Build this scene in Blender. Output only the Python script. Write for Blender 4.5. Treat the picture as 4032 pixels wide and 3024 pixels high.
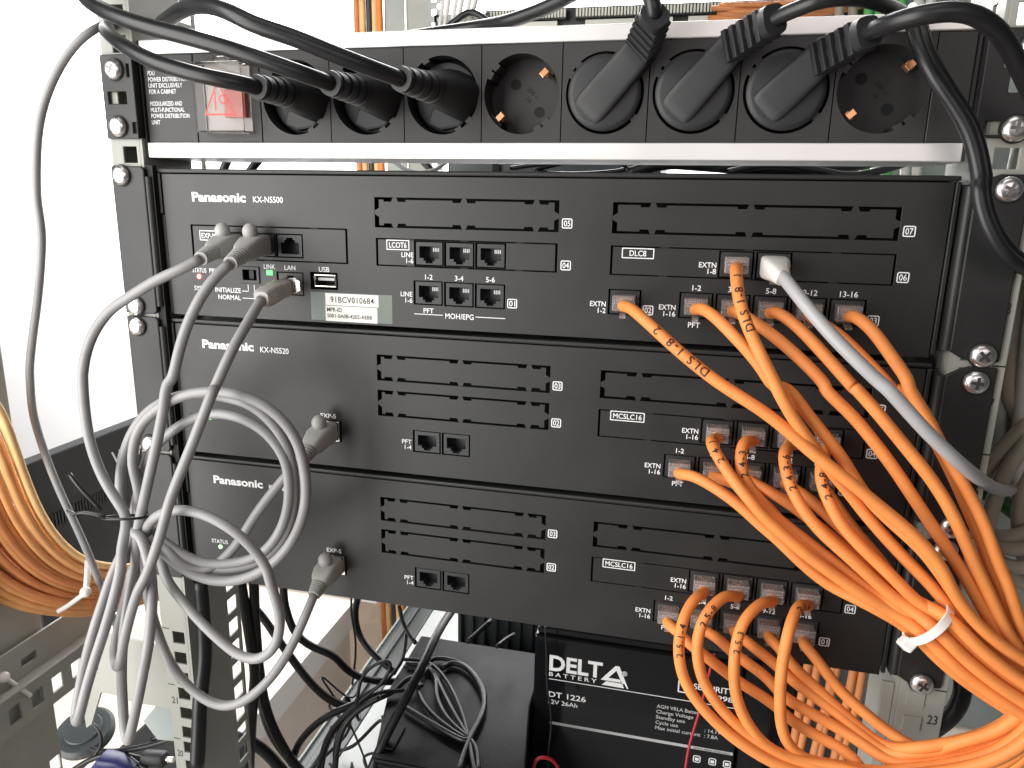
import bpy, bmesh, math, random
from mathutils import Vector, Matrix
for o in list(bpy.data.objects): bpy.data.objects.remove(o)
SC = bpy.context.scene
COL = SC.collection
U = 0.001                       # everything below is written in millimetres

# ------------------------------------------------------------------ camera
cam = bpy.data.cameras.new('camera'); cam_o = bpy.data.objects.new('camera', cam); COL.objects.link(cam_o)
cam.sensor_width = 36.0; cam.lens = 26.04; cam.clip_start = 0.01; cam.clip_end = 50
_R = ((0.9732039257, 0.2292368877, 0.0180157795), (0.0715538590, -0.2274518230, -0.9711568944), (-0.2185272621, 0.9464228006, -0.2377597910))
m = Matrix(((_R[0][0], -_R[1][0], -_R[2][0], 0), (_R[0][1], -_R[1][1], -_R[2][1], 0), (_R[0][2], -_R[1][2], -_R[2][2], 0), (0, 0, 0, 1)))
m.translation = Vector((93.68, -394.81, 113.41)) * U
cam_o.matrix_world = m
SC.camera = cam_o
SC.render.resolution_x = 1024; SC.render.resolution_y = 768

# ------------------------------------------------------------------ world, lamps, exposure
w = bpy.data.worlds.new('World'); SC.world = w; w.use_nodes = True
w.node_tree.nodes['Background'].inputs[0].default_value = (0.93, 0.96, 1.0, 1)
w.node_tree.nodes['Background'].inputs[1].default_value = 0.055
def area(name, loc, target, sx, sy, power, col=(1, 1, 1)):
    l = bpy.data.lights.new(name, 'AREA'); l.shape = 'RECTANGLE'; l.size = sx; l.size_y = sy; l.energy = power; l.color = col
    o = bpy.data.objects.new(name, l); COL.objects.link(o); o.location = loc
    o.rotation_euler = (Vector(target) - Vector(loc)).to_track_quat('-Z', 'Y').to_euler()
    return o
area('window_light', (-0.70, -0.66, 0.05), (-0.12, 0.0, -0.02), 0.9, 1.3, 25.5, (1.0, 0.985, 0.96))
area('warm_sheen_fill', (0.42, -1.25, 0.42), (0.15, 0.0, 0.08), 0.9, 0.5, 2.6, (1.0, 0.90, 0.88))  # weak warm lamp added to give the upper right panel a sheen
area('overhead_fill', (0.0, -0.60, 1.45), (0.1, 0.0, 0.0), 1.0, 0.6, 3.5, (1.0, 0.95, 0.90))  # overhead lamp added as soft fill
area('wall_wash_fill', (-0.9, 0.92, 1.15), (-0.9, 1.7, 1.10), 2.6, 0.9, 250, (1.0, 1.0, 1.0))  # hidden lamp added behind the rack to burn the wall out to white
SC.view_settings.view_transform = 'Standard'; SC.view_settings.look = 'None'
SC.view_settings.exposure = 0.0; SC.view_settings.gamma = 1.0

# ------------------------------------------------------------------ measured paths (mm)
ORANGE = {
  'O1': [(62.8,-3.0,62.2), (62.8,-9.0,62.2), (66.7,-17.0,63.0), (73.7,-25.0,59.3), (86.2,-32.0,50.2), (97.0,-36.0,42.3), (111.1,-40.0,33.0), (123.0,-43.0,26.6), (135.0,-45.0,20.0), (146.9,-46.0,11.2), (157.4,-48.0,3.0), (167.7,-49.0,-3.8), (178.7,-50.0,-11.8), (191.3,-51.0,-21.0), (202.7,-52.0,-29.7), (215.6,-52.0,-43.6), (221.2,-52.0,-53.8), (228.9,-52.0,-63.5), (237.5,-52.0,-72.4), (249.1,-52.0,-80.8), (263.0,-52.0,-88.2)],
  'O2': [(117.8,-3.0,83.8), (117.8,-9.0,83.8), (116.8,-18.0,84.3), (117.3,-25.0,78.9), (118.5,-31.0,71.8), (121.3,-36.0,63.7), (125.1,-40.0,55.6), (129.5,-43.0,47.6), (135.3,-45.0,37.7), (138.8,-46.0,31.1), (147.3,-46.0,17.9), (157.8,-44.0,4.8), (166.7,-41.0,-6.5), (174.3,-38.0,-15.1), (182.4,-37.0,-24.8), (192.4,-38.0,-35.5), (205.7,-40.0,-48.4), (216.2,-42.0,-57.7), (224.4,-44.0,-66.8), (234.9,-46.0,-77.1), (246.6,-47.0,-87.1), (263.6,-48.0,-98.0)],
  'O3': [(99.6,-3.0,62.2), (99.6,-9.0,62.2), (102.0,-17.0,64.1), (107.5,-24.0,62.2), (115.4,-30.0,55.8), (124.5,-35.0,47.5), (131.9,-37.0,39.3), (137.7,-38.0,31.4), (142.9,-38.0,31.9), (152.4,-38.0,21.0), (162.6,-38.0,9.6), (170.2,-38.0,0.9), (178.5,-37.0,-11.2), (186.2,-40.0,-20.6), (197.0,-43.0,-29.4), (208.4,-45.0,-38.5), (219.5,-46.0,-51.5), (228.3,-47.0,-63.2), (237.8,-47.0,-74.1), (250.5,-47.0,-85.1), (266.2,-47.0,-95.6)],
  'O4': [(117.9,-3.0,62.2), (117.9,-9.0,62.2), (118.4,-17.0,63.3), (124.3,-21.0,61.1), (133.0,-26.0,56.2), (142.5,-30.0,49.5), (152.1,-33.0,41.6), (160.4,-35.0,33.3), (160.5,-36.0,31.5), (171.2,-37.0,22.3), (182.2,-38.0,10.7), (193.4,-39.0,-2.6), (203.5,-40.0,-16.1), (217.5,-41.0,-34.8), (229.1,-42.0,-50.6), (236.2,-43.0,-61.7), (243.3,-44.0,-72.4), (250.6,-45.0,-81.1), (262.0,-46.0,-89.7)],
  'O5': [(136.2,-3.0,62.2), (136.2,-9.0,62.2), (138.0,-17.0,64.0), (144.7,-23.0,60.3), (154.3,-29.0,51.9), (164.2,-33.0,41.9), (173.5,-36.0,32.4), (172.0,-37.0,34.4), (180.3,-38.0,26.3), (189.0,-40.0,16.8), (199.3,-41.0,5.4), (210.2,-42.0,-7.1), (219.0,-43.0,-19.9), (226.4,-44.0,-33.5), (233.7,-44.0,-47.0), (241.0,-45.0,-59.8), (247.9,-46.0,-73.1), (256.6,-47.0,-84.1)],
  'O6': [(154.5,-3.0,62.2), (154.5,-9.0,62.2), (156.0,-15.0,60.7), (163.6,-20.0,56.9), (170.6,-22.0,51.6), (178.9,-24.0,44.0), (187.7,-26.0,35.9), (193.0,-27.0,30.5), (194.4,-27.0,32.5), (202.5,-28.0,22.4), (210.1,-29.0,12.3), (217.3,-30.0,1.0), (224.4,-32.0,-11.9), (231.0,-34.0,-24.8), (237.6,-36.0,-38.3), (242.1,-37.0,-48.8), (247.3,-38.0,-57.6), (252.5,-39.0,-69.3), (260.0,-40.0,-82.7)],
  'O7': [(172.8,-3.0,62.2), (172.8,-9.0,62.2), (172.9,-17.0,64.0), (178.2,-23.0,60.3), (183.5,-27.0,54.2), (189.2,-30.0,46.5), (195.7,-32.0,37.9), (196.4,-33.0,34.1), (204.0,-34.0,23.6), (209.0,-35.0,15.3), (215.2,-35.0,4.9), (221.5,-36.0,-4.5), (229.2,-37.0,-16.2), (236.3,-39.0,-29.5), (242.2,-40.0,-42.8), (247.6,-41.0,-52.7), (253.0,-42.0,-66.2), (260.9,-43.0,-82.0)],
  'BL1': [(97.5,-3.0,-26.6), (97.5,-9.0,-26.6), (103.0,-15.0,-24.2), (110.8,-20.0,-25.4), (121.0,-25.0,-29.3), (129.9,-28.0,-34.6), (138.8,-31.0,-41.2), (147.9,-33.0,-47.4), (159.4,-35.0,-57.2), (172.3,-37.0,-66.0), (183.1,-40.0,-69.3), (195.8,-44.0,-73.2), (210.4,-41.1,-82.4), (224.7,-44.1,-94.8), (238.7,-46.1,-104.3), (252.7,-48.1,-111.6), (266.7,-50.1,-118.0)],
  'BL2': [(115.8,-3.0,-26.6), (115.8,-9.0,-26.6), (121.8,-14.0,-25.4), (132.5,-18.0,-28.7), (142.2,-21.0,-34.7), (152.3,-24.0,-44.7), (164.3,-27.0,-54.2), (176.4,-31.0,-61.7), (189.4,-36.0,-67.2), (201.6,-42.0,-71.5), (212.2,-44.2,-79.6), (226.5,-47.2,-92.0), (240.5,-49.2,-101.5), (254.5,-51.2,-108.8), (268.5,-53.2,-115.2)],
  'BU1': [(115.8,-3.0,-5.0), (115.8,-9.0,-5.0), (111.8,-20.0,-2.7), (114.1,-27.0,-6.2), (119.2,-33.0,-12.3), (125.6,-38.0,-19.1), (131.8,-41.0,-25.1), (138.8,-42.0,-32.4), (147.8,-43.0,-39.4), (158.9,-44.0,-48.1), (172.2,-45.0,-56.4), (185.3,-46.0,-64.3), (200.7,-46.0,-72.0), (212.4,-50.2,-77.9), (226.7,-53.2,-90.3), (240.7,-55.2,-99.8), (254.7,-57.2,-107.1), (268.6,-59.2,-113.6)],
  'BL3': [(134.0,-3.0,-26.6), (134.0,-9.0,-26.6), (138.1,-13.0,-27.2), (144.7,-17.0,-29.1), (154.6,-20.0,-33.7), (165.8,-23.0,-40.7), (177.7,-28.0,-48.6), (188.4,-34.0,-55.8), (201.0,-41.0,-65.4), (215.7,-40.0,-76.6), (230.0,-43.0,-89.0), (244.0,-45.0,-98.5), (258.0,-47.0,-105.8), (271.9,-49.0,-112.2)],
  'BU2': [(134.0,-3.0,-5.0), (134.0,-9.0,-5.0), (129.1,-19.0,-1.4), (126.6,-26.0,-5.4), (127.3,-30.0,-13.2), (130.4,-32.0,-19.5), (134.7,-33.0,-24.6), (143.5,-34.0,-33.9), (154.8,-35.0,-41.5), (168.3,-37.0,-50.3), (181.3,-40.0,-58.4), (193.4,-43.0,-66.1), (203.1,-46.0,-69.6), (215.8,-46.0,-74.9), (230.2,-49.0,-87.3), (244.1,-51.0,-96.8), (258.2,-53.0,-104.1), (272.1,-55.0,-110.6)],
  'BU3': [(152.2,-3.0,-5.0), (152.2,-9.0,-5.0), (147.5,-21.0,-5.0), (148.2,-28.0,-11.8), (151.0,-33.0,-19.5), (156.0,-37.0,-27.2), (163.9,-40.0,-36.1), (173.6,-42.0,-43.8), (184.2,-44.0,-51.9), (196.3,-45.0,-61.9), (206.8,-46.0,-68.4), (216.0,-52.0,-73.3), (230.3,-55.0,-85.6), (244.3,-57.0,-95.2), (258.4,-59.0,-102.5), (272.3,-61.0,-108.9)],
  'BL4': [(152.2,-3.0,-26.6), (152.2,-9.0,-26.6), (160.3,-15.0,-28.9), (170.6,-20.0,-36.0), (181.3,-25.0,-44.1), (191.5,-31.0,-52.1), (205.1,-40.0,-64.7), (219.3,-41.8,-71.9), (233.6,-44.8,-84.3), (247.6,-46.8,-93.8), (261.7,-48.8,-101.1), (275.6,-50.8,-107.6)],
  'BU4': [(170.5,-3.0,-5.0), (170.5,-9.0,-5.0), (166.9,-20.0,-3.5), (164.6,-26.0,-9.5), (164.8,-31.0,-15.5), (167.5,-35.0,-22.1), (172.1,-38.0,-30.1), (179.3,-41.0,-38.3), (188.2,-43.0,-46.0), (198.7,-45.0,-54.6), (208.9,-46.0,-64.1), (219.5,-47.8,-70.3), (233.8,-50.8,-82.6), (247.8,-52.8,-92.2), (261.8,-54.8,-99.5), (275.8,-56.8,-105.9)],
  'BL5': [(170.5,-3.0,-26.6), (170.5,-9.0,-26.6), (173.9,-14.0,-29.8), (179.1,-19.0,-36.1), (185.9,-25.0,-43.5), (194.2,-31.0,-51.1), (207.6,-41.0,-65.1), (221.2,-51.4,-67.4), (235.5,-54.4,-79.8), (249.5,-56.4,-89.3), (263.5,-58.4,-96.6), (277.5,-60.4,-103.0)],
  'CU1': [(115.8,-3.0,-94.4), (115.8,-9.0,-94.4), (112.0,-18.0,-92.0), (107.6,-24.0,-96.1), (104.6,-31.0,-103.0), (103.7,-36.0,-112.9), (105.8,-39.0,-124.1), (111.1,-42.0,-134.0), (120.8,-45.0,-143.6), (132.9,-47.0,-152.6), (145.2,-49.0,-158.4), (157.9,-50.0,-163.2), (177.6,-51.0,-165.6), (201.4,-49.0,-172.6), (220.2,-51.0,-165.3), (235.3,-53.0,-157.5), (249.4,-55.0,-147.2), (257.4,-57.0,-135.7), (263.1,-59.0,-121.6)],
  'CU2': [(134.0,-3.0,-94.4), (134.0,-9.0,-94.4), (127.6,-18.0,-88.9), (121.9,-24.0,-90.6), (116.1,-31.0,-96.0), (113.1,-35.0,-105.9), (113.9,-38.0,-117.3), (117.8,-40.0,-128.8), (125.7,-42.0,-139.6), (136.5,-44.0,-148.9), (148.9,-46.0,-155.5), (162.5,-47.0,-160.9), (180.7,-48.0,-162.2), (201.4,-50.0,-165.1), (220.2,-52.0,-157.8), (235.3,-54.0,-150.0), (249.4,-56.0,-139.7), (257.4,-58.0,-128.2), (263.1,-60.0,-114.1)],
  'CU3': [(152.2,-3.0,-94.4), (152.2,-9.0,-94.4), (146.4,-18.0,-90.2), (141.0,-24.0,-91.7), (135.2,-31.0,-96.7), (132.3,-36.0,-108.0), (132.3,-39.0,-119.4), (133.8,-41.0,-130.5), (137.8,-43.0,-141.0), (145.5,-45.0,-151.6), (155.4,-46.0,-158.7), (168.7,-47.0,-161.1), (186.6,-47.0,-160.2), (201.4,-52.0,-158.6), (220.2,-54.0,-151.3), (235.3,-56.0,-143.5), (249.4,-58.0,-133.2), (257.4,-60.0,-121.7), (263.1,-62.0,-107.6)],
  'CU4': [(170.5,-3.0,-94.4), (170.5,-9.0,-94.4), (164.5,-17.0,-89.5), (161.0,-24.0,-91.6), (158.0,-31.0,-97.4), (156.1,-36.0,-108.4), (155.4,-39.0,-120.5), (156.2,-41.0,-133.7), (158.0,-42.0,-146.1), (162.5,-43.0,-155.8), (170.9,-44.0,-161.6), (187.1,-45.0,-161.1), (201.4,-46.0,-160.6), (220.2,-48.0,-153.3), (235.3,-50.0,-145.5), (249.4,-52.0,-135.2), (257.4,-54.0,-123.7), (263.1,-56.0,-109.6)],
  'CL1': [(97.5,-3.0,-116.4), (97.5,-9.0,-116.4), (102.9,-15.0,-116.4), (110.1,-19.0,-121.0), (121.3,-22.0,-126.6), (132.4,-24.0,-133.4), (143.8,-26.0,-138.5), (155.1,-28.0,-143.5), (166.8,-30.0,-151.7), (181.9,-33.0,-156.7), (194.9,-38.0,-159.9), (201.4,-44.0,-166.6), (220.2,-46.0,-159.3), (235.3,-48.0,-151.5), (249.4,-50.0,-141.2), (257.4,-52.0,-129.7), (263.1,-54.0,-115.6)],
  'CL2': [(115.8,-3.0,-116.4), (115.8,-9.0,-116.4), (124.0,-15.0,-116.5), (131.7,-18.0,-121.9), (141.1,-21.0,-126.1), (151.7,-24.0,-131.5), (159.5,-27.0,-138.7), (173.7,-29.0,-144.5), (187.6,-31.0,-149.5), (199.5,-35.0,-153.8), (209.6,-40.0,-156.6), (220.2,-44.0,-154.3), (235.3,-46.0,-146.5), (249.4,-48.0,-136.2), (257.4,-50.0,-124.7), (263.1,-52.0,-110.6)],
  'CL3': [(134.0,-3.0,-116.4), (134.0,-9.0,-116.4), (138.7,-14.0,-116.3), (146.1,-17.0,-120.1), (155.5,-19.0,-125.7), (164.7,-21.0,-132.7), (177.6,-24.0,-139.0), (189.1,-27.0,-145.3), (199.5,-31.0,-151.6), (210.1,-37.0,-155.2), (220.2,-42.0,-149.3), (235.3,-44.0,-141.5), (249.4,-46.0,-131.2), (257.4,-48.0,-119.7), (263.1,-50.0,-105.6)],
  'CL4': [(152.2,-3.0,-116.4), (152.2,-9.0,-116.4), (156.0,-15.0,-116.6), (163.6,-18.0,-124.9), (174.9,-21.0,-133.2), (187.9,-25.0,-142.5), (200.4,-29.0,-150.7), (211.2,-34.0,-154.4), (220.2,-43.0,-145.3), (235.3,-45.0,-137.5), (249.4,-47.0,-127.2), (257.4,-49.0,-115.7), (263.1,-51.0,-101.6)],
  'CL5': [(170.5,-3.0,-116.4), (170.5,-9.0,-116.4), (169.9,-15.0,-114.3), (176.3,-19.0,-119.8), (188.4,-23.0,-133.1), (200.9,-27.0,-141.5), (214.2,-31.0,-148.6), (227.1,-37.0,-150.9), (235.3,-48.0,-135.5), (249.4,-50.0,-125.2), (257.4,-52.0,-113.7), (263.1,-54.0,-99.6)],
}
GREY = {
  'G0': [(-257.9,45.0,221.7), (-247.6,20.0,215.1), (-232.2,-8.0,206.9), (-231.3,-20.0,201.1), (-238.4,-24.0,194.5), (-249.8,-26.0,182.2), (-259.5,-28.0,166.3), (-265.1,-30.0,150.2), (-269.5,-30.0,133.2), (-273.0,-30.0,108.8), (-272.4,-30.0,94.0), (-275.7,-30.0,75.8), (-281.6,-30.0,53.2), (-289.0,-30.0,29.9), (-294.6,-30.0,9.9), (-295.7,-30.0,1.2), (-297.0,-30.0,-19.1), (-293.6,-30.0,-39.5), (-288.8,-30.0,-57.6), (-282.9,-30.0,-74.9), (-278.6,-28.0,-91.8), (-277.0,-24.0,-109.4), (-277.8,-18.0,-128.8), (-279.9,-12.0,-145.4), (-285.0,-4.0,-161.7), (-292.1,8.0,-184.7), (-295.0,16.0,-204.5)],
  'G1': [(-163.8,-37.0,80.8), (-172.4,-42.0,75.4), (-186.5,-44.0,69.3), (-204.5,-44.0,59.5), (-218.6,-44.0,51.4), (-229.2,-45.0,40.2), (-236.5,-46.0,26.9), (-240.0,-47.0,13.5), (-239.6,-48.0,9.4), (-238.7,-50.0,-2.8), (-235.5,-53.0,-21.4), (-230.6,-55.0,-36.4), (-222.9,-57.0,-49.5), (-215.6,-58.0,-59.2), (-209.7,-60.0,-66.3), (-208.0,-64.0,-73.0), (-208.5,-68.0,-83.7), (-206.0,-72.0,-90.4), (-209.3,-76.0,-107.7), (-214.7,-80.0,-127.1), (-222.0,-83.0,-147.6), (-229.0,-85.0,-167.5), (-233.8,-86.0,-182.1), (-241.4,-82.0,-192.6), (-247.8,-76.0,-193.2), (-247.1,-72.0,-180.1), (-240.9,-70.0,-157.7), (-234.4,-67.0,-136.4), (-229.6,-63.0,-120.4), (-226.4,-60.0,-109.1), (-223.2,-56.0,-98.8), (-219.2,-52.0,-88.7), (-213.6,-50.0,-79.1), (-206.3,-52.0,-52.7), (-206.9,-54.0,-35.0), (-199.2,-55.0,-13.3), (-183.5,-56.0,0.4), (-166.6,-56.0,8.8), (-146.5,-56.0,12.1), (-127.9,-55.0,9.8), (-113.3,-53.0,0.9), (-104.3,-51.0,-12.6), (-101.6,-49.0,-28.9), (-101.9,-48.0,-46.9), (-107.2,-48.0,-65.5), (-117.3,-49.0,-81.9), (-132.2,-51.0,-95.0), (-148.6,-54.0,-101.3), (-165.3,-56.0,-100.9), (-179.9,-58.0,-93.7), (-189.5,-60.0,-83.2), (-194.7,-62.0,-75.7)],
  'G2': [(-143.8,-40.0,79.3), (-150.0,-47.0,71.3), (-156.2,-52.0,60.3), (-162.1,-55.0,47.6), (-167.5,-57.0,32.6), (-172.6,-58.0,17.2), (-174.8,-59.0,15.3), (-178.5,-60.0,-1.1), (-182.9,-62.0,-18.9), (-187.9,-63.0,-35.3), (-191.9,-64.0,-48.8), (-196.9,-64.0,-63.1), (-201.4,-62.0,-73.8), (-203.5,-62.0,-84.3), (-204.9,-63.0,-96.0), (-205.3,-64.0,-99.2), (-209.1,-66.0,-115.7), (-213.6,-67.0,-134.8), (-217.0,-68.0,-154.9), (-219.2,-68.0,-172.5), (-220.5,-68.0,-190.3), (-220.2,-69.0,-205.6), (-215.2,-73.0,-207.6), (-206.9,-78.0,-194.1), (-198.8,-80.0,-173.0), (-192.6,-80.0,-152.7), (-187.4,-79.0,-132.9), (-184.9,-77.0,-114.5), (-185.1,-74.0,-99.0), (-187.9,-71.0,-91.1), (-192.3,-68.0,-80.0), (-196.5,-66.0,-73.7), (-199.6,-66.0,-72.6), (-204.3,-60.0,-73.5), (-226.8,-44.0,-67.0), (-225.2,-44.0,-49.1), (-218.0,-45.0,-29.3), (-204.7,-46.0,-10.9), (-188.2,-48.0,0.6), (-167.5,-49.0,7.8), (-148.1,-50.0,7.9), (-130.1,-50.0,4.2), (-119.4,-48.0,-5.7), (-113.1,-45.0,-20.7), (-112.5,-42.0,-40.7), (-114.8,-41.0,-59.5), (-122.3,-42.0,-78.1), (-135.7,-44.0,-92.0), (-152.2,-48.0,-96.7), (-170.0,-51.0,-97.0), (-183.4,-53.0,-91.4), (-190.9,-56.0,-81.5)],
  'G3': [(-129.1,-36.0,60.3), (-129.8,-43.0,54.3), (-130.3,-52.0,46.8), (-132.1,-60.0,38.1), (-135.3,-66.0,27.1), (-139.0,-70.0,16.3), (-136.3,-73.0,18.7), (-141.8,-77.0,3.3), (-148.7,-80.0,-14.0), (-156.3,-82.0,-30.7), (-163.6,-82.0,-46.4), (-168.6,-82.0,-59.9), (-175.2,-81.0,-73.8), (-183.8,-80.0,-90.5), (-188.7,-80.0,-97.8), (-196.3,-79.0,-113.6), (-203.5,-78.0,-131.3), (-214.3,-74.0,-155.6), (-228.2,-62.0,-160.8), (-233.3,-54.0,-153.7), (-226.9,-54.0,-135.3), (-220.2,-54.0,-117.3), (-214.8,-54.0,-102.4)],
  'G4': [(-114.3,-30.0,-33.4), (-120.9,-36.0,-41.1), (-130.6,-40.0,-53.7), (-139.1,-42.0,-65.6), (-147.3,-45.0,-79.5), (-156.1,-48.0,-90.4), (-164.7,-52.0,-96.8), (-171.7,-55.0,-96.6), (-178.9,-58.0,-90.9), (-184.1,-60.0,-83.5), (-193.4,-58.0,-78.6), (-203.2,-55.0,-76.4), (-211.9,-52.0,-71.6), (-207.5,-48.0,-48.6), (-201.8,-47.0,-32.7), (-188.9,-48.0,-20.0), (-172.1,-49.0,-8.6), (-154.7,-50.0,-2.3), (-137.7,-50.0,-3.5), (-123.3,-49.0,-11.0), (-114.7,-47.0,-24.2), (-113.7,-45.0,-41.1), (-116.5,-44.0,-58.5), (-123.3,-45.0,-74.5), (-135.6,-47.0,-87.6), (-150.5,-50.0,-92.2), (-166.7,-53.0,-92.6), (-178.6,-56.0,-86.9), (-187.6,-58.0,-79.6), (-197.9,-56.0,-75.4), (-208.4,-52.0,-70.3)],
  'G5': [(-112.4,-26.0,-120.1), (-113.0,-34.0,-126.7), (-116.4,-42.0,-139.3), (-121.1,-48.0,-150.6), (-127.7,-54.0,-161.3), (-136.7,-58.0,-170.8), (-145.1,-60.0,-176.9), (-156.5,-61.0,-180.5), (-169.1,-61.0,-177.7), (-181.9,-60.0,-169.6), (-191.0,-60.0,-156.5), (-195.6,-60.0,-143.7), (-198.9,-60.0,-129.9), (-199.3,-62.0,-114.0), (-198.8,-62.0,-101.7), (-201.6,-60.0,-90.6), (-198.3,-60.0,-75.9), (-192.3,-63.0,-66.8), (-180.0,-68.0,-57.5), (-164.4,-72.0,-51.3), (-149.0,-74.0,-50.9), (-134.3,-74.0,-56.4), (-123.5,-72.0,-66.1), (-115.2,-70.0,-80.0), (-113.4,-70.0,-89.2), (-109.4,-70.0,-103.8), (-109.4,-70.0,-116.2), (-114.5,-70.0,-129.5), (-124.5,-70.0,-137.6), (-136.3,-69.0,-137.9), (-150.8,-68.0,-129.6), (-165.8,-66.0,-118.8), (-178.6,-63.0,-108.7), (-187.6,-60.0,-101.2), (-193.1,-56.0,-91.4), (-199.7,-54.0,-83.6), (-205.9,-54.0,-78.0)],
}
WHITE = {
  'W1': [(135.9,-20.0,82.5), (138.2,-26.0,81.6), (143.9,-35.0,74.6), (151.4,-42.0,66.1), (160.1,-47.0,57.1), (169.7,-51.0,48.3), (179.5,-53.0,39.8), (182.0,-54.0,38.1), (190.7,-54.0,29.4), (198.8,-54.0,21.3), (207.5,-52.0,13.4), (218.0,-48.0,4.6), (229.9,-36.0,-4.8), (244.9,-14.0,-15.9), (266.7,25.0,-30.6), (293.7,80.0,-47.4)],
}
POWER = {
  'PC1': [(-116.1,-50.0,165.7), (-123.1,-58.0,166.9), (-137.1,-62.0,169.3), (-150.5,-62.0,172.7), (-165.6,-60.0,177.0), (-183.9,-54.0,184.6), (-202.0,-42.0,192.7), (-221.5,-22.0,201.0), (-238.8,5.0,210.2), (-253.7,35.0,217.9), (-271.1,70.0,227.6)],
  'PC2': [(-76.3,-52.0,166.5), (-83.8,-62.0,168.9), (-93.5,-67.0,172.1), (-104.2,-70.0,175.5), (-122.5,-72.0,180.9), (-141.7,-72.0,185.7), (-162.8,-70.0,191.1), (-179.3,-66.0,196.3), (-195.5,-58.0,202.6), (-210.2,-48.0,209.6), (-227.5,-30.0,220.7), (-249.8,0.0,234.5)],
  'PC3': [(-40.8,-52.0,167.8), (-51.6,-64.0,171.2), (-65.8,-72.0,176.1), (-80.4,-78.0,181.7), (-96.0,-82.0,186.1), (-105.5,-82.0,190.7), (-118.5,-76.0,195.4), (-131.5,-68.0,198.5), (-150.2,-54.0,200.5), (-170.8,-36.0,201.6), (-192.1,-15.0,203.8), (-218.2,15.0,209.0), (-254.5,60.0,218.8)],
  'PC5': [(71.9,-36.0,193.9), (71.3,-38.0,197.6), (69.2,-36.0,202.7), (63.9,-28.0,210.0), (53.0,-12.0,217.8), (40.2,5.0,220.1), (27.5,15.0,217.4), (13.9,22.0,213.7), (0.5,28.0,211.2), (-10.9,32.0,209.3), (-29.6,45.0,210.1), (-125.0,80.0,205.0), (-150.0,150.0,192.0), (-165.0,260.0,170.0), (-172.0,380.0,140.0)],
  'PC6': [(121.2,-38.0,190.1), (125.2,-42.0,191.5), (130.3,-46.0,192.6), (136.3,-50.0,194.0), (143.8,-50.0,195.1), (152.0,-46.0,195.8), (160.3,-38.0,196.2), (169.2,-26.0,196.5), (177.1,-14.0,196.3), (182.2,-12.0,192.5), (183.9,-16.0,185.0), (186.7,-20.0,176.6), (192.5,-22.0,167.1), (200.9,-22.0,156.7), (207.7,-22.0,146.9), (212.2,-22.0,136.4), (214.7,-24.0,125.3), (213.9,-26.0,123.2), (215.7,-27.0,115.8), (219.1,-28.0,107.4), (224.8,-28.0,98.9), (232.0,-26.0,92.5), (240.8,-20.0,88.5), (250.6,-10.0,86.4)],
  'PC7': [(158.1,-42.0,183.3), (162.0,-50.0,183.9), (167.8,-58.0,184.7), (175.4,-62.0,185.5), (184.0,-62.0,186.1), (192.1,-60.0,185.0), (200.9,-56.0,181.2), (208.6,-50.0,175.9), (215.3,-44.0,169.5), (223.8,-36.0,161.1), (233.1,-26.0,153.5)],
  'PC8': [(197.8,60.0,215.2), (191.3,20.0,202.9), (186.8,-9.0,192.5), (188.3,-13.0,185.0), (191.3,-16.0,177.2), (197.9,-17.0,167.2), (206.4,-17.0,156.2), (212.9,-17.0,146.3), (217.0,-17.0,135.7), (219.4,-19.0,125.5), (218.6,-20.0,123.4), (220.1,-21.0,116.4), (223.1,-22.0,108.9), (228.6,-22.0,100.9), (235.3,-20.0,95.0), (243.7,-14.0,90.9), (253.6,-4.0,88.8)],
}
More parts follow.
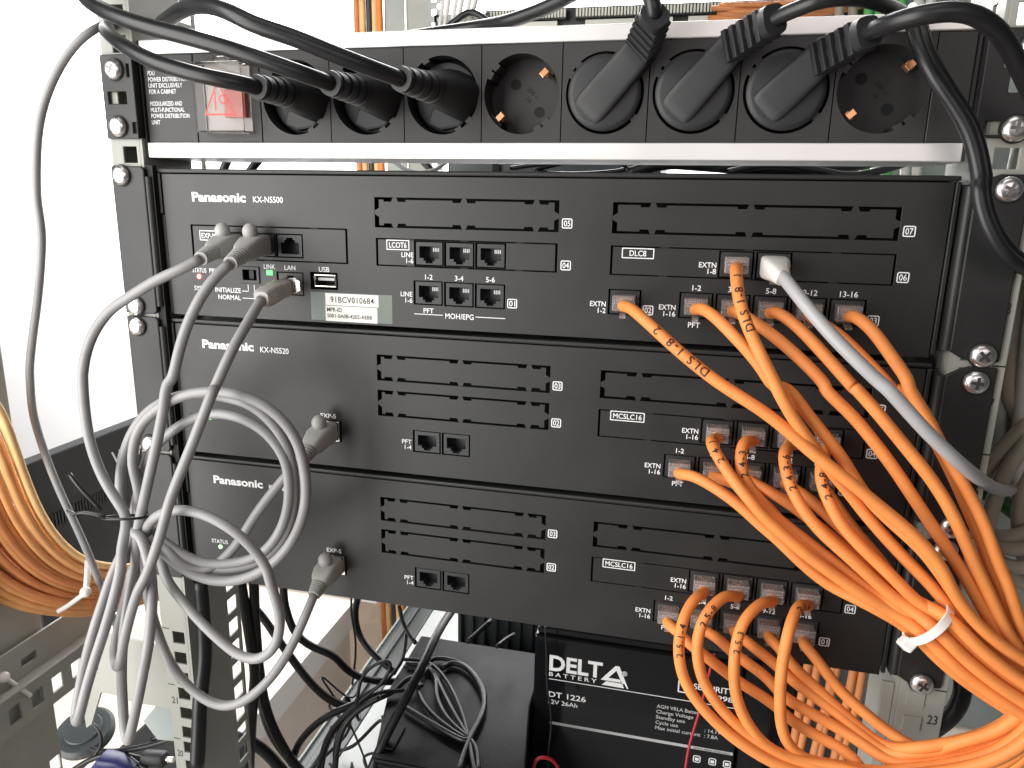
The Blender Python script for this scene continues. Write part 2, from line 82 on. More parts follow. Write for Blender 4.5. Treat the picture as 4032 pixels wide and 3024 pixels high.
LEFTB = {
  'L0': [(-304.8,-52.7,1.2), (-297.0,-50.7,-14.3), (-296.5,-46.7,-34.5), (-298.8,-40.7,-55.6), (-299.9,-34.7,-77.5), (-301.0,-24.7,-102.2), (-300.4,-12.7,-122.4), (-297.0,-0.7,-136.4), (-291.7,13.3,-145.6), (-286.7,29.3,-153.0), (-287.7,59.3,-166.1), (-291.8,109.2,-190.5)],
  'L1': [(-308.2,-50.9,-1.3), (-300.5,-48.9,-17.1), (-300.0,-45.0,-37.6), (-302.2,-39.0,-59.1), (-303.1,-33.0,-80.9), (-303.8,-23.1,-105.3), (-303.0,-11.2,-125.2), (-299.4,0.8,-139.1), (-294.1,14.8,-148.3), (-289.2,31.0,-155.8), (-290.6,61.5,-169.2), (-294.3,111.5,-193.3)],
  'L2': [(-317.4,-48.0,-10.6), (-310.1,-45.9,-27.1), (-309.2,-42.0,-48.1), (-310.8,-36.0,-69.9), (-310.7,-30.0,-90.5), (-310.3,-20.3,-113.4), (-308.7,-8.5,-132.0), (-304.7,3.6,-145.2), (-299.1,17.7,-154.2), (-294.3,34.4,-161.6), (-296.5,66.0,-175.5), (-299.3,116.2,-199.0)],
  'L3': [(-311.4,-54.5,-10.7), (-304.3,-52.4,-27.0), (-303.3,-48.4,-47.5), (-304.9,-42.4,-68.9), (-304.6,-36.4,-88.8), (-304.1,-26.7,-110.8), (-302.5,-15.0,-128.9), (-298.6,-3.0,-141.8), (-293.2,11.0,-150.5), (-288.6,27.7,-157.9), (-291.0,59.2,-171.6), (-294.1,109.2,-195.0)],
  'L4': [(-314.6,-52.6,-12.8), (-307.7,-50.6,-29.5), (-306.7,-46.6,-50.3), (-308.2,-40.6,-72.1), (-307.8,-34.6,-91.9), (-307.0,-25.0,-113.7), (-305.1,-13.4,-131.6), (-301.2,-1.4,-144.4), (-295.6,12.7,-153.1), (-291.0,29.5,-160.6), (-293.9,61.5,-174.6), (-296.6,111.6,-197.8)],
  'L5': [(-323.6,-49.7,-21.9), (-317.2,-47.7,-39.5), (-315.9,-43.7,-60.9), (-316.9,-37.7,-83.2), (-315.5,-31.7,-101.8), (-313.6,-22.3,-122.2), (-310.9,-10.9,-138.8), (-306.5,1.2,-150.9), (-300.8,15.3,-159.4), (-296.3,32.7,-166.9), (-300.1,66.0,-181.5), (-301.9,116.2,-203.9)],
  'L6': [(-318.1,-54.4,-20.2), (-311.8,-52.4,-37.6), (-310.6,-48.4,-58.8), (-311.7,-42.4,-80.8), (-310.4,-36.4,-99.3), (-308.6,-27.0,-119.4), (-306.0,-15.6,-135.8), (-301.7,-3.6,-147.8), (-296.1,10.4,-156.3), (-291.8,27.7,-163.7), (-295.8,60.8,-178.3), (-297.8,110.9,-200.7)],
  'L7': [(-323.8,-53.6,-27.4), (-317.9,-51.6,-45.5), (-316.6,-47.6,-67.1), (-317.3,-41.7,-89.6), (-315.2,-35.7,-107.0), (-312.4,-26.5,-125.8), (-309.2,-15.3,-141.1), (-304.6,-3.3,-152.5), (-298.9,10.8,-160.7), (-294.7,28.5,-168.2), (-299.6,62.7,-183.3), (-301.0,112.8,-205.1)],
  'L8': [(-327.2,-50.8,-28.6), (-321.4,-48.9,-47.0), (-320.1,-44.9,-68.9), (-320.7,-39.0,-91.7), (-318.6,-33.0,-109.4), (-315.7,-23.9,-128.2), (-312.3,-12.7,-143.5), (-307.7,-0.7,-155.0), (-301.9,13.4,-163.3), (-297.7,31.2,-170.8), (-302.8,65.8,-186.1), (-303.9,116.0,-207.8)],
  'L9': [(-324.5,-56.5,-32.4), (-319.0,-54.5,-50.6), (-317.3,-50.5,-72.0), (-317.6,-44.4,-94.2), (-314.9,-38.4,-110.5), (-311.5,-29.3,-127.9), (-307.8,-18.2,-142.1), (-303.1,-6.2,-153.0), (-297.4,7.9,-160.9), (-293.3,25.8,-168.3), (-298.7,60.5,-183.5), (-299.8,110.5,-204.8)],
  'L10': [(-327.2,-55.0,-34.3), (-322.1,-53.1,-53.4), (-320.8,-49.2,-75.7), (-321.2,-43.3,-98.8), (-318.3,-37.3,-115.2), (-314.6,-28.4,-132.3), (-310.5,-17.6,-146.2), (-305.7,-5.6,-156.9), (-300.0,8.3,-164.9), (-296.1,26.6,-172.6), (-302.6,62.3,-188.6), (-303.1,112.4,-209.5)],
  'L11': [(-334.3,-52.9,-41.7), (-329.2,-50.9,-60.8), (-327.3,-46.9,-82.8), (-327.1,-40.9,-105.7), (-323.4,-34.8,-120.9), (-318.9,-25.9,-136.9), (-314.4,-15.0,-149.9), (-309.3,-2.9,-160.1), (-303.3,11.3,-167.9), (-299.4,29.7,-175.3), (-305.6,65.7,-191.0), (-305.8,116.0,-211.6)],
  'L12': [(-331.2,-57.5,-43.4), (-326.6,-55.6,-63.0), (-324.9,-51.6,-85.3), (-324.7,-45.6,-108.5), (-320.8,-39.7,-123.1), (-315.8,-31.0,-138.1), (-310.9,-20.4,-150.3), (-305.8,-8.4,-160.0), (-300.0,5.6,-167.6), (-296.3,24.3,-175.2), (-303.8,61.1,-191.5), (-303.6,111.1,-211.6)],
  'L13': [(-335.3,-56.1,-47.4), (-330.8,-54.1,-67.1), (-328.8,-50.1,-89.4), (-328.3,-44.1,-112.5), (-323.9,-38.0,-126.5), (-318.5,-29.4,-140.9), (-313.4,-18.7,-152.7), (-308.2,-6.6,-162.2), (-302.2,7.4,-169.7), (-298.5,26.3,-177.1), (-305.9,63.3,-193.4), (-305.6,113.4,-213.3)],
  'L14': [(-338.9,-55.1,-51.2), (-334.5,-53.0,-71.1), (-332.3,-49.0,-93.5), (-331.5,-43.0,-116.6), (-326.8,-36.9,-130.1), (-321.0,-28.3,-143.9), (-315.5,-17.7,-155.2), (-310.1,-5.6,-164.4), (-304.1,8.6,-171.8), (-300.4,27.6,-179.2), (-308.0,65.0,-195.6), (-307.3,115.2,-215.3)],
  'L15': [(-335.8,-60.7,-54.3), (-331.7,-58.6,-74.2), (-329.4,-54.6,-96.2), (-328.3,-48.5,-119.0), (-323.0,-42.5,-131.3), (-316.6,-34.0,-143.8), (-310.9,-23.5,-154.0), (-305.5,-11.4,-162.7), (-299.5,2.6,-169.7), (-296.0,21.8,-177.0), (-304.2,59.5,-193.5), (-303.5,109.5,-212.8)],
  'L16': [(-339.0,-59.6,-57.4), (-335.2,-57.6,-77.8), (-332.8,-53.6,-100.3), (-331.7,-47.5,-123.6), (-326.1,-41.5,-135.6), (-319.3,-33.2,-147.5), (-313.2,-22.8,-157.3), (-307.7,-10.7,-165.7), (-301.6,3.3,-172.8), (-298.2,22.7,-180.1), (-307.1,61.1,-197.1), (-305.9,111.2,-216.0)],
  'L17': [(-344.5,-56.8,-61.6), (-340.9,-54.8,-82.6), (-338.5,-50.8,-105.5), (-337.1,-44.8,-129.1), (-331.2,-38.8,-140.9), (-323.9,-30.5,-152.3), (-317.5,-20.2,-161.6), (-311.7,-8.1,-169.8), (-305.5,6.1,-176.8), (-302.2,25.7,-184.3), (-311.4,64.8,-201.5), (-309.8,115.0,-220.1)],
  'L18': [(-341.7,-60.1,-62.0), (-338.4,-58.1,-83.1), (-336.0,-54.1,-106.1), (-334.7,-48.2,-129.8), (-328.7,-42.2,-141.3), (-321.2,-34.0,-152.2), (-314.6,-23.9,-161.0), (-308.9,-11.9,-169.0), (-302.8,2.1,-175.9), (-299.6,21.9,-183.5), (-309.5,61.3,-201.0), (-307.8,111.4,-219.4)],
  'L19': [(-344.7,-60.7,-67.1), (-341.7,-58.7,-88.6), (-339.2,-54.7,-111.7), (-337.5,-48.7,-135.5), (-330.9,-42.7,-146.0), (-322.7,-34.6,-155.7), (-315.6,-24.5,-163.6), (-309.7,-12.5,-171.1), (-303.5,1.6,-177.7), (-300.4,21.6,-185.1), (-310.6,61.5,-202.7), (-308.5,111.6,-220.7)],
}
BLACKC = {
  'K1': [(-222.5,120.0,-206.0), (-224.5,125.0,-230.7), (-218.1,130.0,-261.1), (-205.6,135.0,-274.1), (-190.1,140.0,-281.7), (-182.2,150.0,-301.8), (-171.1,160.0,-316.5), (-158.0,170.0,-324.4), (-143.2,180.0,-328.6)],
  'K2': [(-259.0,120.0,-227.0), (-246.5,122.0,-241.0), (-235.5,124.0,-260.3), (-223.1,126.0,-280.8), (-209.4,128.0,-301.4), (-194.0,130.0,-318.0), (-179.2,134.0,-327.9), (-163.7,140.0,-331.3)],
  'K3': [(-186.3,190.0,-248.6), (-190.9,190.0,-269.3), (-187.7,190.0,-291.8), (-172.9,185.0,-305.2), (-155.6,180.0,-313.9), (-145.6,180.0,-319.5)],
  'K4': [(-237.3,95.0,-260.6), (-235.4,95.0,-283.4), (-233.7,95.0,-311.5), (-226.9,95.0,-335.4), (-213.6,95.0,-354.3), (-197.8,95.0,-372.8)],
  'K5': [(-212.5,100.0,-369.9), (-210.8,105.0,-356.8), (-204.4,110.0,-345.2), (-192.2,118.0,-333.4), (-175.9,125.0,-324.5), (-159.9,135.0,-320.4), (-147.0,150.0,-320.9), (-133.0,170.0,-329.9), (-120.6,180.0,-338.8)],
  'K6': [(-126.7,70.0,-339.2), (-123.3,78.0,-327.2), (-119.0,92.0,-313.5), (-111.0,115.0,-294.1), (-106.6,140.0,-282.3), (-106.4,180.0,-274.9), (-107.2,220.0,-276.4), (-106.7,260.0,-282.4)],
  'K7': [(-153.3,110.0,-304.6), (-151.9,112.0,-288.6), (-147.5,116.0,-275.8), (-137.6,120.0,-268.2), (-128.6,122.0,-265.6), (-126.5,122.0,-271.3), (-133.7,118.0,-285.7), (-150.0,112.0,-300.5), (-167.6,106.0,-318.1), (-178.1,102.0,-333.5), (-183.9,100.0,-353.4), (-188.6,98.0,-373.4)],
  'K12': [(-184.3,170.0,-239.9), (-185.0,170.0,-259.4), (-181.9,170.0,-278.5), (-182.0,170.0,-298.4), (-184.6,170.0,-319.1), (-186.4,170.0,-333.0)],
  'K13': [(-166.2,90.0,-361.6), (-165.3,92.0,-342.9), (-161.8,96.0,-323.0), (-155.2,100.0,-309.9), (-142.4,108.0,-299.9), (-132.6,112.0,-294.8)],
  'K8': [(-104.7,192.5,-316.0), (-99.3,203.2,-316.0), (-86.2,201.5,-316.0), (-69.3,186.0,-316.0), (-56.2,165.0,-316.0), (-50.8,145.3,-316.0), (-50.9,125.4,-316.0), (-52.3,107.8,-316.0), (-51.9,88.6,-316.0), (-50.2,69.6,-316.0)],
  'K9': [(-119.4,132.6,-316.0), (-103.7,124.8,-316.0), (-87.4,117.5,-316.0), (-71.7,110.5,-316.0), (-53.5,104.4,-316.0), (-53.0,113.8,-316.0), (-51.3,135.1,-316.0), (-55.1,165.3,-316.0), (-66.5,184.8,-316.0), (-82.1,200.5,-316.0), (-100.9,208.0,-316.0), (-118.0,205.6,-316.0), (-121.7,194.2,-316.0)],
  'K10': [(-116.4,193.5,-316.0), (-120.3,176.5,-316.0), (-116.1,158.5,-316.0), (-105.2,141.5,-316.0), (-91.1,128.1,-316.0), (-73.6,116.3,-316.0), (-55.3,107.0,-316.0)],
  'K11': [(-118.0,191.1,-316.0), (-106.1,178.3,-316.0), (-97.2,154.3,-316.0), (-83.7,133.3,-316.0), (-67.5,117.9,-316.0), (-53.8,108.9,-316.0), (-44.5,99.3,-316.0), (-35.1,73.5,-316.0)],
  'K14': [(-66.8,230.0,-281.4), (-75.2,215.0,-286.0), (-82.1,200.0,-288.7)],
  'K15': [(-43.8,230.0,-292.8), (-49.0,215.0,-289.9), (-53.9,200.0,-289.3)],
  'K16': [(-149.8,200.0,-260.7), (-145.5,195.0,-271.8), (-138.6,190.0,-279.7), (-126.2,180.0,-284.8)],
  'K17': [(-118.4,165.0,-307.8), (-128.8,160.0,-310.2), (-133.4,150.0,-314.5), (-145.1,140.0,-318.0), (-155.2,130.0,-319.7), (-165.1,120.0,-323.1), (-174.7,112.0,-331.7), (-182.0,106.0,-348.9), (-184.7,100.0,-371.7)],
  'K18': [(-111.8,160.0,-312.3), (-127.4,150.0,-314.7), (-142.2,142.0,-311.7), (-153.5,132.0,-313.1), (-162.0,124.0,-319.1), (-170.6,116.0,-330.1), (-173.8,108.0,-345.0), (-172.6,102.0,-370.7)],
  'K20': [(-146.7,195.9,-316.0), (-131.4,199.9,-316.0), (-117.4,196.4,-316.0), (-99.9,181.9,-316.0), (-81.4,158.4,-316.0), (-65.0,131.5,-316.0), (-53.8,108.9,-316.0)],
  'K21': [(-139.8,191.5,-316.0), (-122.2,192.0,-316.0), (-108.4,181.6,-316.0), (-94.6,162.3,-316.0), (-77.3,138.4,-316.0), (-62.3,119.2,-316.0), (-53.3,107.5,-316.0), (-43.6,85.1,-316.0), (-36.3,70.5,-316.0)],
  'K22': [(-142.6,200.0,-285.1), (-138.2,185.0,-293.9), (-136.2,170.0,-299.8), (-139.7,160.0,-304.3), (-144.2,150.0,-308.7), (-157.1,140.0,-314.4), (-165.7,132.0,-319.3)],
  'V1': [(-213.0,3.2,-140.6), (-213.0,2.7,-166.2), (-213.0,-0.2,-198.8), (-213.0,-8.3,-223.2), (-213.0,-12.5,-245.3), (-213.0,-18.2,-272.5)],
  'V2': [(-229.0,70.0,-176.0), (-225.9,70.0,-207.4), (-223.5,70.0,-235.2), (-220.4,68.0,-256.3), (-223.4,66.0,-284.6), (-226.0,64.0,-313.3), (-229.1,62.0,-348.9)],
  'V3': [(-220.1,75.0,-176.3), (-221.4,75.0,-209.6), (-221.5,75.0,-243.8), (-220.1,75.0,-272.7), (-217.1,75.0,-295.9), (-209.4,75.0,-318.6), (-200.0,75.0,-336.3)],
  'V4': [(-241.7,80.0,-332.9), (-233.5,85.0,-342.7), (-225.4,90.0,-356.6), (-217.3,95.0,-374.6)],
}
MISC = {
  'WR': [(134.6,120.0,-213.2), (131.7,118.0,-229.6), (128.7,115.0,-251.0), (124.5,110.0,-270.2), (121.0,105.0,-286.0), (119.6,100.0,-304.7)],
  'WB': [(0.1,150.0,-229.4), (2.3,148.0,-254.0), (3.3,146.0,-275.3), (7.4,142.0,-296.1), (9.9,140.0,-312.6), (9.6,135.0,-327.4), (9.2,130.0,-337.1), (10.9,126.0,-350.8)],
  'WR2': [(0.8,110.0,-334.4), (2.9,112.0,-327.2), (9.3,114.0,-325.7), (16.3,116.0,-328.9), (21.6,118.0,-339.2)],
  'BC1': [(-454.9,110.0,-389.2), (-444.2,104.0,-393.6), (-424.6,98.0,-394.6), (-398.1,94.0,-389.9), (-362.2,92.0,-376.6), (-327.4,92.0,-360.0), (-311.3,94.0,-351.7)],
  'BC2': [(-424.4,95.0,-363.2), (-411.0,94.0,-362.4), (-402.0,92.0,-369.9), (-401.6,90.0,-380.5), (-407.7,86.0,-390.9), (-420.5,80.0,-403.7)],
  'BC3': [(-433.5,78.0,-410.4), (-411.8,84.0,-394.2), (-392.5,88.0,-386.5), (-374.3,92.0,-387.3), (-363.3,96.0,-392.4)],
  'BC4': [(-373.9,90.0,-387.0), (-358.2,88.0,-392.8), (-339.8,86.0,-396.5)],
  'BC5': [(-351.1,96.0,-368.1), (-336.5,100.0,-362.9), (-319.9,104.0,-352.0)],
}
RIGHTC = {
  'R1': [(272.4,60.0,81.9), (271.3,60.0,70.2), (271.4,60.0,54.3), (272.3,60.0,36.8), (273.4,60.0,18.1), (275.2,60.0,11.1), (283.1,65.0,0.8), (292.1,70.0,-7.4)],
  'R2': [(278.7,40.0,3.9), (273.6,42.0,-5.0), (268.9,45.0,-15.1), (266.6,50.0,-26.0), (266.7,60.0,-38.8)],
  'R3': [(279.1,35.0,-3.0), (274.7,38.0,-13.7), (272.1,40.0,-23.3), (270.4,42.0,-35.3), (270.2,45.0,-47.9), (271.0,48.0,-62.9)],
  'R4': [(279.0,75.0,12.8), (279.7,75.0,-0.0), (283.1,75.0,-12.8), (288.0,75.0,-23.2), (295.5,75.0,-32.6)],
  'R5': [(292.3,60.0,-28.4), (289.9,60.0,-40.9), (291.2,62.0,-56.4), (295.2,64.0,-72.7), (301.9,66.0,-89.0)],
  'R6': [(295.4,55.0,-63.0), (288.5,55.0,-67.8), (281.6,60.0,-71.0), (278.4,70.0,-71.9)],
  'R7': [(295.9,50.0,-70.0), (289.1,52.0,-75.0), (282.2,56.0,-75.4), (277.7,66.0,-75.8)],
  'R8': [(297.0,48.0,-81.4), (290.0,50.0,-85.0), (284.2,54.0,-84.6), (278.9,66.0,-83.9)],
  'R9': [(301.8,50.0,-98.1), (293.9,55.0,-93.9), (287.1,60.0,-89.3), (283.8,70.0,-84.8)],
  'RG': [(312.1,90.0,-74.1), (301.8,90.0,-66.1), (292.1,95.0,-60.1), (284.8,100.0,-56.9)],
  'RB': [(265.1,40.0,-142.4), (268.0,36.0,-152.6), (268.3,34.0,-163.0), (265.3,34.0,-174.7), (260.8,38.0,-187.3), (258.6,50.0,-203.4)],
}
LTIE=[[(-303.9,4.0,-133.4),(-290.7,-10.0,-133.3),(-286.4,-16.0,-138.1),(-284.5,-20.0,-145.1)],[(-284.9,-21.0,-147.0),(-294.1,-20.0,-154.1),(-302.1,-20.0,-160.1),(-307.9,-22.0,-163.7)],(-282.1,-23.0,-144.6),[(-326.0,-52.8,-197.0),(-326.0,-46.6,-206.1),(-326.0,-41.1,-214.9),(-326.0,-36.3,-222.8)]]
DESKP=[(-440.2,112.0,-394.9),(-363.1,96.0,-391.0),(-340.4,98.0,-389.1),(-382.8,80.0,-386.7)]
TIE_ANG=2.756
TIE_POS=(215.8,-46.0,-74.9); TIE_DIR=(0.747,-0.157,-0.646)

# ------------------------------------------------------------------ materials
MAT = {}
def mat(name, col, rough=0.5, metal=0.0, spec=0.5, noise=None, bump=None, emit=None, trans=0.0, ior=1.45, coat=0.0, alpha=1.0, sss=0.0):
    m = bpy.data.materials.new(name); m.use_nodes = True; nt = m.node_tree; b = nt.nodes['Principled BSDF']
    b.inputs['Base Color'].default_value = (*col, 1); b.inputs['Roughness'].default_value = rough
    b.inputs['Metallic'].default_value = metal; b.inputs['Specular IOR Level'].default_value = spec
    b.inputs['IOR'].default_value = ior
    if trans: b.inputs['Transmission Weight'].default_value = trans
    if coat: b.inputs['Coat Weight'].default_value = coat
    if sss:
        b.inputs['Subsurface Weight'].default_value = sss; b.inputs['Subsurface Scale'].default_value = 0.002
    if emit: b.inputs['Emission Color'].default_value = (*emit[:3], 1); b.inputs['Emission Strength'].default_value = emit[3]
    tc = nt.nodes.new('ShaderNodeTexCoord')
    if noise:                                  # (scale, amount): cloudy variation of colour and gloss
        n = nt.nodes.new('ShaderNodeTexNoise'); n.inputs['Scale'].default_value = noise[0]; n.inputs['Detail'].default_value = 6
        nt.links.new(tc.outputs['Object'], n.inputs['Vector'])
        mr = nt.nodes.new('ShaderNodeMapRange'); mr.inputs['To Min'].default_value = 1 - noise[1]; mr.inputs['To Max'].default_value = 1 + noise[1]
        mr.inputs['From Min'].default_value = 0.3; mr.inputs['From Max'].default_value = 0.7
        nt.links.new(n.outputs['Fac'], mr.inputs['Value'])
        mx = nt.nodes.new('ShaderNodeVectorMath'); mx.operation = 'SCALE'; mx.inputs[0].default_value = col
        nt.links.new(mr.outputs['Result'], mx.inputs['Scale']); nt.links.new(mx.outputs['Vector'], b.inputs['Base Color'])
        mr2 = nt.nodes.new('ShaderNodeMapRange'); mr2.inputs['To Min'].default_value = max(0.02, rough - 0.07); mr2.inputs['To Max'].default_value = min(1, rough + 0.07)
        nt.links.new(n.outputs['Fac'], mr2.inputs['Value']); nt.links.new(mr2.outputs['Result'], b.inputs['Roughness'])
    if bump:                                   # (scale, strength)
        n2 = nt.nodes.new('ShaderNodeTexNoise'); n2.inputs['Scale'].default_value = bump[0]; n2.inputs['Detail'].default_value = 3
        nt.links.new(tc.outputs['Object'], n2.inputs['Vector'])
        bp = nt.nodes.new('ShaderNodeBump'); bp.inputs['Strength'].default_value = bump[1]; bp.inputs['Distance'].default_value = 0.0003
        nt.links.new(n2.outputs['Fac'], bp.inputs['Height']); nt.links.new(bp.outputs['Normal'], b.inputs['Normal'])
    MAT[name] = m
    return m
mat('panel_black', (0.0125, 0.0125, 0.0122), 0.47, spec=0.64, noise=(30, 0.16), bump=(1500, 0.25))
mat('ear_black', (0.014, 0.014, 0.014), 0.48, spec=0.55, noise=(40, 0.18), bump=(1500, 0.25))
mat('hollow_black', (0.006, 0.006, 0.006), 0.7)  # near-black: the shade inside hollows and gaps is put into the colour
mat('port_black', (0.028, 0.029, 0.030), 0.4)
mat('strip_plastic', (0.026, 0.025, 0.025), 0.5, noise=(60, 0.15), bump=(1200, 0.2))
mat('plug_black', (0.019, 0.019, 0.02), 0.5, noise=(90, 0.15), bump=(900, 0.15))
mat('cord_black', (0.014, 0.014, 0.015), 0.36, noise=(120, 0.2))
mat('aluminium', (0.78, 0.76, 0.745), 0.38, metal=0.55, noise=(25, 0.03))
mat('chrome', (0.90, 0.88, 0.87), 0.3, metal=1.0, bump=(500, 0.25))
mat('post_paint', (0.345, 0.345, 0.31), 0.5, noise=(25, 0.06), bump=(900, 0.15))
mat('grey_green_paint', (0.30, 0.33, 0.32), 0.5, noise=(20, 0.1), bump=(900, 0.1))
mat('pale_paint', (0.34, 0.36, 0.34), 0.5, noise=(20, 0.08))
mat('orange_jacket', (0.77, 0.255, 0.062), 0.58, noise=(70, 0.10), bump=(700, 0.06), sss=0.1)
mat('orange_jacket_dark', (0.66, 0.25, 0.09), 0.5, noise=(70, 0.12), bump=(700, 0.06))
mat('orange_jacket_wall_lit', (0.76, 0.36, 0.13), 0.5, noise=(70, 0.1))
mat('orange_jacket_backlit', (0.86, 0.52, 0.23), 0.5, noise=(70, 0.1))  # orange jacket with bright backlight put into its colour
mat('grey_jacket', (0.29, 0.286, 0.287), 0.42, noise=(60, 0.08), bump=(600, 0.06))
mat('grey_boot', (0.40, 0.395, 0.38), 0.45, noise=(80, 0.08), bump=(900, 0.1))
mat('white_jacket', (0.38, 0.375, 0.38), 0.42, noise=(60, 0.06))
mat('lan_boot', (0.50, 0.475, 0.455), 0.45, noise=(80, 0.06))
mat('cream_plug', (0.66, 0.64, 0.60), 0.4)
mat('beige_jacket', (0.33, 0.29, 0.225), 0.5, noise=(60, 0.12))
mat('green_jacket', (0.10, 0.42, 0.10), 0.5, noise=(60, 0.12))
mat('dark_green_jacket', (0.02, 0.09, 0.02), 0.5)
mat('red_wire', (0.42, 0.02, 0.03), 0.4)
mat('clear_plastic', (0.93, 0.87, 0.85), 0.13, trans=0.82, ior=1.35)
mat('clear_cover', (0.97, 0.95, 0.94), 0.03, trans=1.0, ior=1.2)
mat('nylon', (0.84, 0.82, 0.80), 0.4, sss=0.3)
mat('copper', (0.82, 0.40, 0.20), 0.3, metal=0.9)
mat('gold', (0.80, 0.60, 0.30), 0.3, metal=1.0)
mat('nickel', (0.78, 0.73, 0.65), 0.2, metal=1.0)
mat('print_white', (0.82, 0.82, 0.82), 0.5)
mat('print_grey', (0.52, 0.52, 0.52), 0.5)
mat('print_black', (0.03, 0.03, 0.03), 0.6)
mat('ink', (0.045, 0.022, 0.015), 0.6)
mat('sticker_green', (0.135, 0.165, 0.145), 0.45, noise=(80, 0.1))
mat('paper', (0.80, 0.79, 0.75), 0.6)
mat('led_red', (0.9, 0.1, 0.08), 0.3, emit=(1.0, 0.06, 0.05, 4.0))
mat('led_core', (0.9, 0.8, 0.8), 0.3, emit=(1.0, 0.75, 0.72, 9.0))
mat('led_green', (0.1, 0.9, 0.15), 0.3, emit=(0.05, 1.0, 0.12, 2.2))
mat('led_green_bright', (0.3, 0.95, 0.3), 0.3, emit=(0.35, 1.0, 0.3, 5.0))
mat('rocker_red', (0.50, 0.11, 0.085), 0.35)
mat('print_red', (0.62, 0.07, 0.05), 0.5)
mat('switch_grey', (0.40, 0.385, 0.37), 0.5)
mat('battery_black', (0.007, 0.0075, 0.009), 0.09)
mat('box_black', (0.006, 0.006, 0.0065), 0.38, spec=0.12, noise=(60, 0.6), bump=(250, 0.3))
mat('monitor_black', (0.024, 0.024, 0.025), 0.7, spec=0.2, noise=(60, 0.15))
mat('wall_white', (0.86, 0.86, 0.86), 0.8, noise=(4, 0.02))
mat('desk_cream', (0.80, 0.71, 0.62), 0.5, noise=(12, 0.06))
mat('desk_edge', (0.82, 0.80, 0.77), 0.45)
mat('comb_cream', (0.66, 0.65, 0.58), 0.5)
mat('blue_plastic', (0.014, 0.017, 0.085), 0.35)
mat('rail_paint', (0.055, 0.066, 0.064), 0.42, noise=(20, 0.12))
mat('recess_shade', (0.22, 0.215, 0.21), 0.35, metal=1.0)
mat('shelf_paint', (0.55, 0.57, 0.56), 0.45, noise=(15, 0.06))
mat('floor_grey', (0.30, 0.28, 0.26), 0.6, noise=(6, 0.1))
mat('dark_device', (0.045, 0.052, 0.055), 0.4, noise=(30, 0.15))

